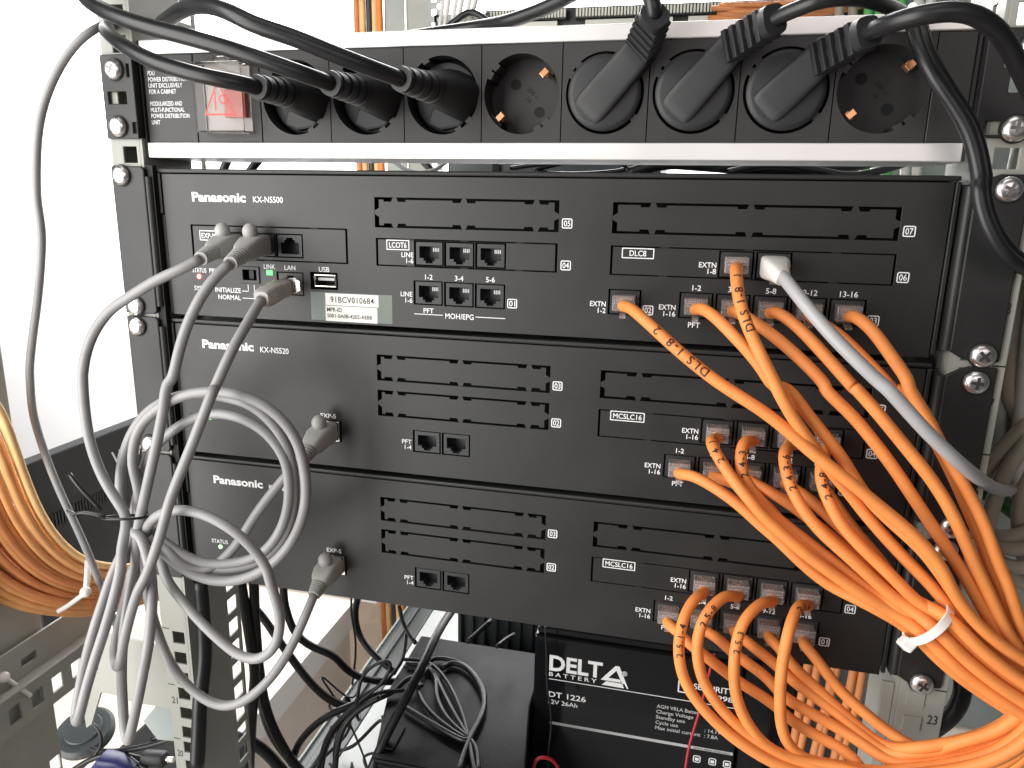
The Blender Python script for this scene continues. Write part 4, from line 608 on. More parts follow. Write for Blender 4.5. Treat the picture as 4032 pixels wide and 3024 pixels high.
# ------------------------------------------------------------------ power plugs and cords
def cord(e, path, r, mt='cord_black', name='cord'):
    p = smooth_path(path, 5); MB().tube(p, r, 14).build(name, mt, e, smooth=True); return p
def ribs(p0, p1, n, a, b, a2, b2, e=3.0, groove=0.55):
    p0, p1 = Vector(p0), Vector(p1); out = []
    for k in range(n):
        f0 = k/n; f1 = (k+groove)/n; f2 = (k+groove+.02)/n; f3 = (k+.98)/n
        A = a + (a2-a)*f0; Bb = b + (b2-b)*f0
        out += [(p0.lerp(p1, f0), A, Bb, e), (p0.lerp(p1, f1), A, Bb, e), (p0.lerp(p1, f2), A*.66, Bb*.66, e), (p0.lerp(p1, f3), A*.66, Bb*.66, e)]
    return out + [(p1, a2*1.05, b2*1.05, e), (p1 + (p1-p0)*.06, a2, b2, e)]
def plug_left(i, key, label):
    cx = SOCK[i][0]; pth = POWER[key]; e = empty('power_cable', (cx, 0, ZC), label, 'power cable', 'black power cords plugged into the strip')
    MB().lathe((cx, 0, ZC), (0,1,0), [(15.5, 18.2), (9.4, 18.2), (8.6, 17.4)], n=40).build('plug_base', 'plug_black', e, smooth='auto')
    end = Vector(pth[0]); st = Vector((cx+8, 10, ZC+0.5)); d = end-st
    sec = [(st, 13.0, 11.5, 4), (st + d*.10, 13.0, 11.2, 3.6), (st + d*.30, 10.8, 9.8, 3.2), (st + d*.46, 9.0, 8.4, 2.8), (st + d*.52, 7.6, 7.4, 2.5)]
    MB().loft(sec, up=(0.5,0,1), n=24).build('plug_body', 'plug_black', e, smooth='auto')
    # side wing of the plug that fills the lower half of the recess
    MB().prism([(cx-2, ZC-17), (cx+9, ZC-15), (cx+16, ZC-6), (cx+17, ZC+3), (cx+6, ZC+2), (cx-8, ZC-6), (cx-10, ZC-14)], 4.5, 9.5).build('plug_wing', 'plug_black', e, bevel=1.5)
    MB().loft(ribs(st + d*.50, st + d*.97, 4, 7.6, 7.4, 5.6, 5.6, 2.3, .72), up=(0.5,0,1), n=20).build('strain_relief', 'plug_black', e, smooth='auto')
    cord(e, [st + d*.8] + pth, 3.75)
plug_left(0, 'PC1', 'black cord plugged into the first socket next to the red switch')
plug_left(1, 'PC2', 'black cord plugged into the second socket, sweeping to the top left corner')
plug_left(2, 'PC3', 'black cord plugged into the third socket, arching over at the top left')
def plug_right(i, key, bend, label, mark=False):
    cx = SOCK[i][0]; pth = POWER[key]; e = empty('power_cable', (cx, 0, ZC), label, 'power cable', 'black power cords plugged into the strip')
    MB().lathe((cx, 0, ZC), (0,1,0), [(14, 17.8), (-1.4, 18.2), (-2.4, 17.2), (-2.8, 15.5)], n=44).build('plug_base', 'plug_black', e, smooth='auto')
    bend = Vector(bend); c = Vector((cx, 0, ZC)); d = Vector((bend.x-cx, 0, bend.z-ZC)); L_ = d.length; d.normalize(); q = Vector((-d.z, 0, d.x))
    n = Vector((0,-1,0)); z0 = n*1.2
    MB().loft([(c - d*14 + z0, 6.6, 1.4, 4), (c - d*12.6 + z0, 8.2, 2.4, 5), (c - d*9 + z0, 8.8, 3.4, 6), (c + z0, 8.7, 5.0, 7), (c + d*(L_*.6) + z0, 8.2, 7.2, 7), (c + d*(L_-1.5) + z0, 7.5, 9.2, 7), (c + d*L_ + z0, 6.8, 8.6, 5)], up=(0,-1,0), n=32).build('plug_body', 'plug_black', e, smooth='auto', bevel=.3)
    st = c + d*(L_-1.5) + n*7; en = Vector(pth[0])
    MB().loft([(st, 3.4, 3.6, 3), (st.lerp(en, .5), 3.2, 3.4, 3), (en, 3.6, 3.6, 2.4)], up=(0,-1,0), n=16).build('strain_relief_core', 'plug_black', e, smooth='auto')
    for k in range(5):
        f = (k+.5)/5.2; p = st.lerp(en, f); t = (en-st).normalized(); sd = t.cross(Vector((0,-1,0))).normalized(); up = sd.cross(t)
        MB().obox(p, sd*(7.4-1.0*f), up*(5.6-.5*f), t*((en-st).length*.046)).build('strain_relief_fin', 'plug_black', e, bevel=0.5)
    t = (en-st).normalized()
    MB().loft([(st.lerp(en, .93), 6.4, 5.4, 3.5), (en + t*2.5, 6.2, 5.3, 3.2)], up=(0,-1,0), n=16).build('strain_relief_collar', 'plug_black', e, smooth='auto')
    cord(e, pth, 3.15 if key == 'PC6' else 3.7)
plug_right(4, 'PC5', (66.5, 0, 188.4), 'black angled plug whose finned neck points straight up over the top rail')
plug_right(5, 'PC6', (107.6, 0, 187.4), 'black angled plug in the sixth socket, cord leaving at the upper right')
plug_right(6, 'PC7', (147.2, 0, 181.0), 'black angled plug in the seventh socket with thick cord looping right')
e = empty('power_cable', POWER['PC8'][2], 'loose black cord hanging in front of the right ear beside another cord', 'power cable', 'black power cords plugged into the strip')
cord(e, POWER['PC8'], 2.5)

# ------------------------------------------------------------------ telephone system units
def slot_outline(x0, x1, z0, z1, tabs):
    """cover blank inside a slot opening: thin gap, wider next to the snap-off tabs which still bridge it"""
    g, G, tw, L_ = 1.2, 2.3, 1.0, 6.5
    def side(lo, hi, ts):
        out = [(lo, G if ts is None else g)]
        seg = []
        for t in ts: seg += [(t-L_, g), (t-L_, G), (t-tw-1.0, G), (t-tw, -0.05), (t+tw, -0.05), (t+tw+1.0, G), (t+L_, G), (t+L_, g)]
        return [(max(lo, min(hi, a)), b) for a, b in seg]
    pts = []
    gs = 2.5
    a, b = x0+gs, x1-gs
    zc = (z0+z1)/2
    pts += [(a, z0+g)] + [(t, z0+d) for t, d in side(a, b, tabs)] + [(b, z0+g)]
    pts += [(b, zc-2.4), (x1+.05, zc-1.0), (x1+.05, zc+1.0), (b, zc+2.4)]
    pts += [(b, z1-g)] + [(t, z1-d) for t, d in reversed(side(a, b, tabs))] + [(a, z1-g)]
    pts += [(a, zc+2.4), (x0-.05, zc+1.0), (x0-.05, zc-1.0), (a, zc-2.4)]
    return pts
def rj_holes(cx, zt, inv):
    h = [(cx-5.7, cx+5.7, zt-6.4, zt), (cx-3.3, cx+3.3, zt-7.9, zt-6.3), (cx-2.0, cx+2.0, zt-9.2, zt-7.8)]
    if inv:
        zb = zt-9.2; h = [(a, b, zb + (zt-d), zb + (zt-c)) for a, b, c, d in h]
    return h
PORT = {}
def port_mesh(inv):
    if inv not in PORT:
        mb = MB().plate(-7.7, 7.7, -6.2, 6.2, 0.5, 9, rj_holes(0, 3.9 if not inv else 4.6, inv))
        mb.box(-7.6, 7.6, 9, 9.6, -6.1, 6.1)
        o = mb.build('port', 'port_black', bevel=0.25); PORT[inv] = o.data; o_mod = o
        bpy.data.objects.remove(o)
        c = MB()
        for k in range(4): c.box(1.6 + k*1.0, 2.2 + k*1.0, 2.5, 6.5, (1.0 if not inv else -3.6), (3.2 if not inv else -1.6))
        q = c.build('contacts', 'print_grey'); PORT[(inv, 'c')] = q.data; bpy.data.objects.remove(q)
    return PORT[inv], PORT[(inv, 'c')]
def port(x, z, parent, inv=False, contacts=False, metal=False):
    d, c = port_mesh(inv); off = LOC[parent.name]
    o = bpy.data.objects.new('port', d); COL.objects.link(o); o.parent = parent; o.location = (Vector((x, 0, z)) - off)*U
    LOC[o.name] = Vector((x, 0, z))
    bv = o.modifiers.new('bevel', 'BEVEL'); bv.width = .2*U; bv.segments = 1; bv.limit_method = 'ANGLE'
    MB().box(x-8.2, x+8.2, 9.7, 10.2, z-6.6, z+6.6).build('port_back', 'hollow_black', parent)
    if contacts:
        q = bpy.data.objects.new('contacts', c); COL.objects.link(q); q.parent = o
    if metal:
        MB().plate(x-7.6, x+7.6, z-6.3, z+6.3, -0.9, 0.4, [(x-6.6, x+6.6, z-5.4, z+5.4)]).build('metal_shield', 'nickel', parent, bevel=0.2)
    return o
def unit_shell(name, label, dz, ports, slots, filled, extra_holes):
    zt, zb = 129.3+dz, 43.0+dz
    e = empty(name, (0, 0, zb), label, 'telephone system', 'black telephone system units stacked in the rack')
    MB().box(-213.5, 213.5, 12, 338, zb+.6, zt-2).build('chassis', 'hollow_black', e)
    MB().box(-215, 215, -0.9, 335, zt-2.5, zt).build('top_cover', 'panel_black', e, bevel=1.0)
    for sx in (-1, 1):
        MB().box(*sorted((sx*215, sx*212.9)), -0.9, 330, zt-26 if sx < 0 else zb+2, zt-2.7).build('side_rim', 'panel_black', e, bevel=0.4)
    holes = [(x-8.6, x+8.6, z-6.75, z+6.75) for x, z in ports] + [s[:4] for s in slots] + [f[:4] for f in filled] + extra_holes
    MB().plate(-212.4 if True else 0, 212.4, zb, zt-3.1, 0, 1.6, holes).build('face_plate', 'panel_black', e, bevel=0.25, seg=1)
    MB().box(-215, -212.6, 0, 11, zb, zt-26.5).build('face_edge', 'panel_black', e, bevel=0.3)
    for x0, x1, z0, z1, tabs in slots:
        MB().prism(slot_outline(x0, x1, z0, z1, tabs), 0.15, 1.5).build('slot_cover', 'panel_black', e)
    for x0, x1, z0, z1, pl in filled:
        MB().plate(x0+1.1, x1-1.1, z0+.6, z1-.6, 0.05, 1.4, [(x-8.6, x+8.6, z-6.75, z+6.75) for x, z in pl]).build('card_plate', 'panel_black', e, bevel=0.2, seg=1)
        for fx in (.2, .5, .8):
            for zz in (z0-.1, z1-.6): MB().box(x0+(x1-x0)*fx-2.2, x0+(x1-x0)*fx+2.2, -0.06, .6, zz, zz+.75).build('clip_notch', 'hollow_black', e)
    # mounting ears with chamfered inner corners and a rolled inner edge
    for sx in (-1, 1):
        p = [(241.5, zb+.6), (241.5, zt+.6), (229, zt+.6), (224, zt-1.5), (219.2, zt-4.5), (219.2, zb+5), (224, zb+2.2), (229, zb+.6)]
        p = [(sx*a, b) for a, b in p]
        if sx < 0: p = [(-241.5, zb+.2), (-241.5, zt+.9), (-221, zt+.9), (-219.2, zt-1), (-219.2, zb+2), (-221, zb+.2)][::-1]
        MB().prism(p[::-1], -6.4, -4.3).build('mounting_ear', 'ear_black', e, bevel=0.8)
        x = sx*218.4
        if sx < 0: MB().box(-222.6, -215.2, -3.9, -0.2, zb-.9, zt+1.5).build('notch_shade', 'hollow_black', e)  # black filler block stands in for the shade in the ear notch
        MB().tube([Vector((x, -3.4, zb+5)), Vector((x, -3.4, zt-5))], 2.6, 12).build('ear_bend', 'ear_black', e, smooth='auto')
        MB().box(*sorted((sx*216, sx*218)), -2.5, 60, zb+4, zt-4).build('ear_side', 'ear_black', e)
    return e
T1 = [-66, -26, 14]; T2 = [74.9, 122.7, 170.9]
# --- top unit
pA = [(-131.4, 86.7), (-149.1, 86.7), (-166.8, 86.7), (-46.2, 85.1), (-28.6, 85.1), (-10.8, 85.1)]
pA2 = [(-46.8, 63.2), (-28.8, 63.1), (-10.9, 63.0)]
pD = [(117.8, 84.9), (135.9, 84.9)]
pR = [(62.8, 63.2)] + [(99.6+18.3*k, 63.2) for k in range(5)]
pL = [(-132.0, 64.9)]
A = unit_shell('telephone_unit', 'topmost black telephone unit, model lettering KX-NS500, red and green lamps lit', 0, pA2+pR+pL,
    [(-77.8, 26.2, 98.7, 115.0, T1), (54.4, 191.5, 98.9, 114.6, T2)],
    [(-195.6, -94.8, 77.6, 97.4, pA[:3]), (-77.5, 26.0, 77.4, 92.8, pA[3:]), (54.3, 192.0, 77.4, 92.6, pD)],
    [(-119, -101.8, 62.4, 72.3), (-163.4, -152.6, 65.0, 73.0)])
for q in pA[:3]: port(*q, A, inv=True)
for q in pA[3:]+pA2: port(*q, A, contacts=True)
for q in pD+pR: port(*q, A)
port(*pL[0], A, inv=True)
text('Panasonic', -193.0, 111.0, 4.9, A, w=35.4, bold=0.036, name='logo'); text('KX-NS500', -152.9, 110.9, 3.3, A, w=19)
frame_print(-189.9, -177.6, 88.3, 94.2, .5, A, rad=.2); text('EXP-M', -183.8, 89.7, 2.9, A, w=9.6, align='C')
text('STATUS', -196.6, 69.2, 2.6, A, w=9.3); text('PBX/IVR', -185.2, 69.3, 2.6, A, w=11)
text('SYSTEM', -196.4, 58.4, 2.6, A, w=11)
text('INITIALIZE', -164.9, 58.0, 2.7, A, w=17.2, align='R'); text('NORMAL', -165.2, 53.7, 2.7, A, w=15.2, align='R')
for a in ((-164, -159.6, 59.0, 59.4), (-160.0, -159.6, 59.0, 63.2), (-164, -155.6, 54.8, 55.2), (-156.0, -155.6, 54.8, 63.2)): line(*a, A)
MB().lathe((-192.3, 0.4, 66.8), (0,-1,0), [(0, 1.7), (.7, 1.6), (.9, 1.2)], n=16).build('red_lamp', 'led_red', A, smooth=True)
MB().lathe((-192.3, -0.5, 66.8), (0,-1,0), [(0, 1.0), (.5, .9), (.8, .4)], n=16).build('lamp_core', 'led_core', A, smooth=True)
MB().box(-147.1, -143.2, -.25, .8, 69.4, 72.3).build('green_lamp', 'led_green', A, bevel=0.2)
text('LINK', -148.6, 73.1, 2.6, A, w=7.4); text('LAN', -135.2, 72.9, 2.6, A, w=7.0); text('USB', -113.3, 72.7, 2.7, A, w=6.6)
MB().plate(-164.4, -151.6, 64.0, 74.0, -.8, .2, [(-162.4, -153.6, 66.0, 72.0)]).build('switch_bezel', 'port_black', A, bevel=0.4)
MB().box(-160, -157, 2, 6, 66.4, 71.6).build('slide_switch', 'print_black', A); MB().box(-163.4, -152.6, 6.2, 6.6, 65, 73).build('switch_back', 'hollow_black', A)
MB().box(-119, -101.8, 8, 8.5, 62.4, 72.3).build('port_back', 'hollow_black', A)
us = MB().plate(-116.2, -102.2, 63.8, 71.2, -1.2, 7, [(-115.2, -103.2, 64.8, 70.2)]).build('usb_port', 'nickel', A, bevel=0.5)
MB().box(-114.2, -104.2, 0.5, 7, 67.6, 69.2).build('tongue', 'print_grey', us)
line(-119.3, -68.5, 44.4, 60.9, A, y=-.1, mt='sticker_green', name='sticker'); 
line(-109.9, -76.8, 53.6, 60.5, A, y=-.2, mt='paper', name='paper_label'); line(-110.1, -77.7, 44.2, 53.2, A, y=-.2, mt='paper', name='paper_label')
text('91BCV010684', -106.6, 55.3, 3.3, A, y=-.3, mt='print_black', w=27, spacing=1.1); text('MPR-ID', -109.2, 49.8, 2.4, A, y=-.3, mt='print_black', w=9.4); text('5001-0A0B-4202-AEB8', -109.1, 46.3, 2.2, A, y=-.3, mt='print_black', w=28)
frame_print(-71.2, -57.6, 86.5, 92.1, .5, A, rad=.2); text('LCOT6', -64.4, 87.8, 2.9, A, w=10.4, align='C')
for z1, z2, x in ((82.8, 79.5, -55.3), (60.8, 57.3, -56.2)): text('LINE', x, z1, 2.6, A, w=7, align='R'); text('1-6', x, z2, 2.6, A, align='R')
for x, s_ in ((-46.3, '1-2'), (-28.6, '3-4'), (-10.7, '5-6')): text(s_, x, 70.8, 2.7, A, align='C')
text('PFT', -46.6, 51.9, 2.7, A, w=6, align='C'); line(-55.2, -38.2, 50.9, 51.3, A); text('MOH/EPG', -28.4, 49.4, 2.9, A, w=16.6, align='C'); line(-19, -2, 50.9, 51.3, A)
badge('01', -1.0, 57.0, A); badge('05', 27.9, 100.7, A); badge('04', 27.9, 78.8, A); badge('07', 193.0, 100.9, A); badge('06', 193.1, 79.0, A); badge('02', 72.5, 57.0, A); badge('03', 182.4, 57.3, A)
frame_print(60.1, 76.7, 86.3, 91.7, .5, A, rad=.3); text('DLC8', 68.4, 87.6, 2.8, A, w=8.6, align='C')
text('EXTN', 108.2, 83.0, 2.6, A, w=8.6, align='R'); text('1-8', 108.3, 79.8, 2.6, A, align='R')
text('EXTN', 53.0, 60.5, 2.6, A, w=8.4, align='R'); text('1-2', 53.1, 57.0, 2.6, A, align='R')
text('EXTN', 89.4, 60.4, 2.6, A, w=8.5, align='R'); text('1-16', 89.5, 57.0, 2.6, A, align='R')
for x, s_ in ((99.4, '1-2'), (117.6, '3-4'), (135.9, '5-8'), (154.5, '9-12'), (172.6, '13-16')): text(s_, x, 71.0, 2.7, A, align='C')
text('PFT', 99.4, 51.7, 2.7, A, w=6.1, align='C')
# --- middle and lowest unit: same face
UPX = [115.8, 134.0, 152.2, 170.5]; LOX = [97.5, 115.8, 134.0, 152.2, 170.5]
def expansion(label, dz, lit):
    D_ = dz + 88.9
    pu = [(x, -4.0+D_) for x in UPX]; pl = [(x, -25.6+D_) for x in LOX]; pp = [(-48.5, -25.0+D_), (-30.5, -25.0+D_)]; px = [(-111.6, -23.4+D_)]
    T3 = [x-1.8 for x in T1]; T4 = [x-2 for x in T2]
    e = unit_shell('telephone_unit', label, dz, pl+pp+px,
        [(-78.8, 24.2, 10.6, 26.0, T3), (-78.8, 24.1, -11.0, 4.7, T3), (52.2, 189.4, 10.0, 25.6, T4)] if D_ == 0 else
        [(-78.8, 24.2, 10.6+D_, 26.0+D_, T3), (-78.8, 24.1, -11.0+D_, 4.7+D_, T3), (52.2, 189.4, 10.0+D_, 25.6+D_, T4)],
        [(51.9, 189.6, -12.2+D_, 3.6+D_, pu)], [])
    for q in pp: port(*q, e)
    for q in pu+pl: port(*q, e)
    port(*px[0], e, inv=True, metal=True)
    text('Panasonic', -194.2, 23.0+D_, 4.9, e, w=35.4, bold=0.036, name='logo'); text('KX-NS520', -154.5, 22.6+D_, 3.3, e, w=19)
    text('PFT', -58.0, -27.0+D_, 2.6, e, w=6, align='R'); text('1-4', -58.1, -30.4+D_, 2.6, e, align='R')
    text('EXP-S', -111.3, -15.3+D_, 2.6, e, w=10, align='C'); text('STATUS', -199.3, -19.5+D_, 2.6, e, w=12)
    MB().lathe((-193.1, 0.4, -22.0+D_), (0,-1,0), [(0, 1.4), (.9, 1.2), (1.2, .6)], n=16).build('green_lamp', 'led_green_bright', e, smooth=True)
    badge('03', 25.7, 12.4+D_, e); badge('02', 25.6, -9.0+D_, e); badge('05', 191.0, 12.4+D_, e); badge('04', 190.4, -11.3+D_, e); badge('01', 179.6, -33.0+D_, e)
    frame_print(58.4, 77.1, -2.1+D_, 3.4+D_, .5, e, rad=.3); text('MCSLC16', 67.8, -0.8+D_, 2.8, e, w=15.6, align='C')
    text('EXTN', 106.0, -5.8+D_, 2.6, e, w=8.5, align='R'); text('1-16', 106.1, -9.2+D_, 2.6, e, align='R')
    text('EXTN', 87.3, -27.5+D_, 2.6, e, w=8.5, align='R'); text('1-16', 87.4, -31.0+D_, 2.6, e, align='R')
    for x, s_ in zip(LOX, ('1-2', '3-4', '5-8', '9-12', '13-16')): text(s_, x-.3, -17.6+D_, 2.6, e, align='C')
    text('PFT', 97.2, -36.7+D_, 2.6, e, w=6, align='C')
    return e
Bu = expansion('middle black telephone unit, between the other two, grey coil in front of its left side', -88.9, True)
Cu = expansion('lowest black telephone unit, directly above the battery, green status lamp lit', -177.8, True)

# ------------------------------------------------------------------ cables
PLUG = None
def clear_plug(e, x, z):
    global PLUG
    if PLUG is None:
        b = MB().box(-5.8, 5.8, -7.0, 4.0, -4.3, 4.0).build('clear_plug', 'clear_plastic', bevel=0.5)
        la = MB().obox((0, -3.2, -5.6), (1.6, 0, 0), (0, 5.2, 1.5), (0, -.18, .62)).build('latch', 'clear_plastic')
        rb = MB().box(-5.0, 5.0, -7.25, -6.6, 1.2, 1.9).box(-5.2, 5.2, -7.3, -6.6, -0.2, 0.5).build('ridge', 'clear_plastic')
        wi = MB()
        for k in range(8): wi.box(-3.9 + k*1.05, -3.3 + k*1.05, -3.5, 3.5, 1.9, 2.5)
        wi = wi.build('contact_blades', 'copper')
        PLUG = [(q.name.split('.')[0], q.data) for q in (b, la, rb, wi)]
        for q in (b, la, rb, wi): bpy.data.objects.remove(q)
    root = None
    for nm, d in PLUG:
        o = bpy.data.objects.new(nm, d); COL.objects.link(o)
        if root is None:
            o.parent = e; o.location = (Vector((x, 0, z)) - LOC[e.name])*U; root = o; LOC[o.name] = Vector((x, 0, z))
            bv = o.modifiers.new('bevel', 'BEVEL'); bv.width = .5*U; bv.segments = 2; bv.limit_method = 'ANGLE'
        else: o.parent = root
OR = 2.95
ORANGE_INFO = {
 'O1': (pR[0], 'orange phone cable from the single EXTN 1-2 port of the top unit'),
 'O2': (pD[0], 'orange phone cable from the DLC8 card of the top unit'),
 'O3': (pR[1], 'orange phone cable from lower-row port 1-2 of the top unit'),
 'O4': (pR[2], 'orange phone cable from lower-row port 3-4 of the top unit'),
 'O5': (pR[3], 'orange phone cable from lower-row port 5-8 of the top unit'),
 'O6': (pR[4], 'orange phone cable from lower-row port 9-12 of the top unit, under the white cable'),
 'O7': (pR[5], 'orange phone cable from lower-row port 13-16 of the top unit')}
for k in range(4):
    nth = ('first', 'second', 'third', 'fourth')[k]
    ORANGE_INFO['BU%d' % (k+1)] = ((UPX[k], -4.0), 'orange cable from the %s upper-row port of the middle unit' % nth)
    ORANGE_INFO['CU%d' % (k+1)] = ((UPX[k], -92.9), 'orange cable from the %s upper-row port of the lowest unit' % nth)
for k in range(5):
    nth = ('first', 'second', 'third', 'fourth', 'fifth')[k]
    ORANGE_INFO['BL%d' % (k+1)] = ((LOX[k], -25.6), 'orange cable from the %s lower-row port of the middle unit' % nth)
    ORANGE_INFO['CL%d' % (k+1)] = ((LOX[k], -114.5), 'orange cable from the %s lower-row port of the lowest unit' % nth)
INK = {'O1': ('DLS 1-8  2', 36, 4.2), 'O2': ('DLS 1-8  1', 22, 3.8), 'BU1': ('2 4 1-1', 16, 3.4), 'BU2': ('2 4-3', 26, 3.4), 'BU3': ('2.4.3-6', 22, 3.4), 'BU4': ('2.4-8', 30, 3.4), 'CU1': ('2.5.1-4', 34, 3.2), 'CU2': ('2.5-8', 30, 3.2), 'CU3': ('2.5.3', 40, 3.2), 'CU4': ('2.5.4', 12, 3.2)}
for key, (pos, lab) in ORANGE_INFO.items():
    e = empty('phone_cable', (pos[0], 0, pos[1]), lab, 'cable', 'orange phone cables plugged into the units')
    clear_plug(e, pos[0], pos[1]+.3)
    p = smooth_path(ORANGE[key], 4); MB().tube(p, OR, 14).build('cable_jacket', 'orange_jacket', e, smooth=True)
    if key in INK: write_on_tube(INK[key][0], p, OR, INK[key][1], INK[key][2], e)
# white-grey cable with moulded plug
e = empty('phone_cable', (135.9, 0, 84.9), 'single pale grey cable crossing the orange ones from the DLC8 card', 'cable')
MB().loft([((135.7, 3, 84.9), 5.8, 4.2, 6), ((135.7, -4, 84.9), 6.6, 5.4, 6), ((135.6, -11, 84.6), 6.8, 5.6, 5), ((135.9, -16, 84.0), 6.2, 5.2, 4), ((136.8, -21, 82.6), 4.6, 4.2, 3), ((138.4, -25, 80.6), 3.5, 3.4, 2.4)], n=20).build('moulded_plug', 'cream_plug', e, smooth='auto')
MB().obox((135.7, -3.2, 78.6), (1.6, 0, 0), (0, 5.2, 1.5), (0, -.18, .62)).build('latch', 'clear_plastic', e)
p = smooth_path([(136.6, -19, 83.0)] + WHITE['W1'][1:], 4); MB().tube(p, 3.1, 14).build('cable_jacket', 'white_jacket', e, smooth=True)

def booted(e, jx, jz, end, mt='grey_boot', ball=True, inv=1):
    j = Vector((jx, 0, jz)); end = Vector(end); k = Vector((jx + (end.x-jx)*.12, -13, jz + (end.z-jz)*.10)); d = end-k
    MB().box(jx-5.6, jx+5.6, -3, 5, jz-4.2, jz+4).build('plug_nose', 'clear_plastic', e, bevel=0.4)
    MB().loft([(j + Vector((0,-1.5,0)), 6.6, 6.0, 6), (j + Vector((0,-6,0)), 6.9, 6.3, 6), (k, 6.9, 6.0, 5), (k + d*.30, 6.0, 5.4, 4), (k + d*.46, 4.9, 4.7, 3)], n=20).build('boot', mt, e, smooth='auto')
    MB().loft(ribs(k + d*.44, k + d*.98, 6, 5.0, 4.8, 3.7, 3.7, 2.4, .62), n=18).build('boot_ribs', mt, e, smooth='auto')
    if ball: MB().sphere((jx-.5, -10.5, jz+7.9), 4.4, sq=1.1).build('latch_cover', mt, e, smooth=True)
GREY_INFO = {
 'G1': ((-166.8, 86.7), 'grey patch cord from the left EXP-M port, bowing out left', 'grey_jacket'),
 'G2': ((-149.1, 86.7), 'grey patch cord from the middle EXP-M port, dropping steeply', 'grey_jacket'),
 'G4': ((-111.6, -23.4), 'grey patch cord from the EXP-S port of the middle unit', 'grey_jacket'),
 'G5': ((-111.6, -112.3), 'grey patch cord from the EXP-S port of the lowest unit', 'grey_jacket')}
GR = {'G1': 2.9, 'G2': 2.9, 'G4': 2.8, 'G5': 2.8}
for key, (pos, lab, mt_) in GREY_INFO.items():
    e = empty('patch_cable', (pos[0], 0, pos[1]), lab, 'cable', 'grey patch cords hanging at left')
    booted(e, pos[0], pos[1], GREY[key][0])
    p = smooth_path(GREY[key], 4); MB().tube(p, GR[key], 14).build('cable_jacket', mt_, e, smooth=True)
e = empty('patch_cable', (-132, 0, 64.9), 'light grey patch cord from the LAN port, crossing in front of the coil', 'cable', 'grey patch cords hanging at left')
end = Vector(GREY['G3'][0]); j = Vector((-132, 0, 64.2)); 
MB().loft([(j + Vector((0,3,0)), 5.6, 4.0, 6), (j + Vector((-1,-9,-1)), 5.6, 4.0, 6)], n=16).build('plug_nose', 'clear_plastic', e, smooth='auto')
k_ = j + Vector((-1, -8, -1)); d_ = end-k_
MB().loft([(k_, 6.0, 4.6, 6), (k_ + d_*.3, 5.8, 4.8, 5)], n=18).build('boot', 'lan_boot', e, smooth='auto')
MB().loft(ribs(k_ + d_*.28, k_ + d_*.7, 5, 5.6, 4.9, 5.2, 5.0, 4, .7) + [(k_ + d_*.95, 5.0, 5.0, 4), (k_ + d_*1.02, 4.0, 4.0, 3)], n=18).build('boot_ribs', 'lan_boot', e, smooth='auto')
p = smooth_path(GREY['G3'], 4); MB().tube(p, 2.75, 14).build('cable_jacket', 'white_jacket' if False else 'grey_jacket', e, smooth=True)
e = tag(MB().tube(smooth_path(GREY['G0'], 4), 2.35, 12).build('thin_cable', 'grey_jacket', smooth=True), 'thin grey cable hanging down at far left against the white wall', 'cable')
# wire twist that binds the grey cords
tw = empty('twist_tie', GREY['G1'][18], 'thin black wire twist binding the grey cords', 'cable tie')
kc = Vector(GREY['G2'][11]) + Vector((-8, -2, 0))
ring = [kc + Vector((13*math.cos(a), -9*math.sin(a), 3*math.sin(a+.5))) for a in [q*math.pi/12 for q in range(25)]]
MB().tube(ring, .8, 8).build('wire_loop', 'cord_black', tw, smooth=True)
MB().tube(smooth_path([kc + Vector((-4,-10,4)), kc + Vector((-18,-12,6)), kc + Vector((-24,-10,3)), kc + Vector((-29,-10,5))], 3), .9, 8).build('wire_end', 'cord_black', tw, smooth=True)
MB().tube(smooth_path([kc + Vector((-6,-10,8)), kc + Vector((-16,-13,22)), kc + Vector((-22,-12,28))], 3), 1.2, 8).build('wire_end', 'cord_black', tw, smooth=True)
# white tie on the orange bundle
def cable_tie(center, axis, R, head_ang, label, tail=None, tilt=0.0):
    c = Vector(center); ax = Vector(axis).normalized(); a = ax.cross(Vector((0,1,0))).normalized(); b = ax.cross(a)
    e = empty('cable_tie', center, label, 'cable tie', 'white nylon cable ties')
    n = 40; V = []; F = []
    for i in range(n):
        q = 2*math.pi*i/n; d = a*math.cos(q) + b*math.sin(q)
        for rr, w_ in ((R, -1.9), (R+1.2, -1.9), (R+1.2, 1.9), (R, 1.9)): V.append(c + d*rr + ax*w_)
    for i in range(n):
        for k in range(4): F.append((i*4+k, i*4+(k+1) % 4, ((i+1) % n)*4+(k+1) % 4, ((i+1) % n)*4+k))
    MB().add(V, F).build('strap', 'nylon', e, smooth='auto')
    d = a*math.cos(head_ang) + b*math.sin(head_ang); t = -a*math.sin(head_ang) + b*math.cos(head_ang)
    MB().obox(c + d*(R+2.6), d*2.6, t*3.2, ax*3.0).build('head', 'nylon', e, bevel=0.8)
    if tail: MB().obox(c + d*(R+2.6) + t*(3+tail/2), d*.6, t*tail/2, ax*1.8).build('tail', 'nylon', e, bevel=0.2)
    return a, b
cable_tie(TIE_POS, TIE_DIR, 11.6, TIE_ANG, 'white nylon tie around the orange bundle at lower right', tail=3)

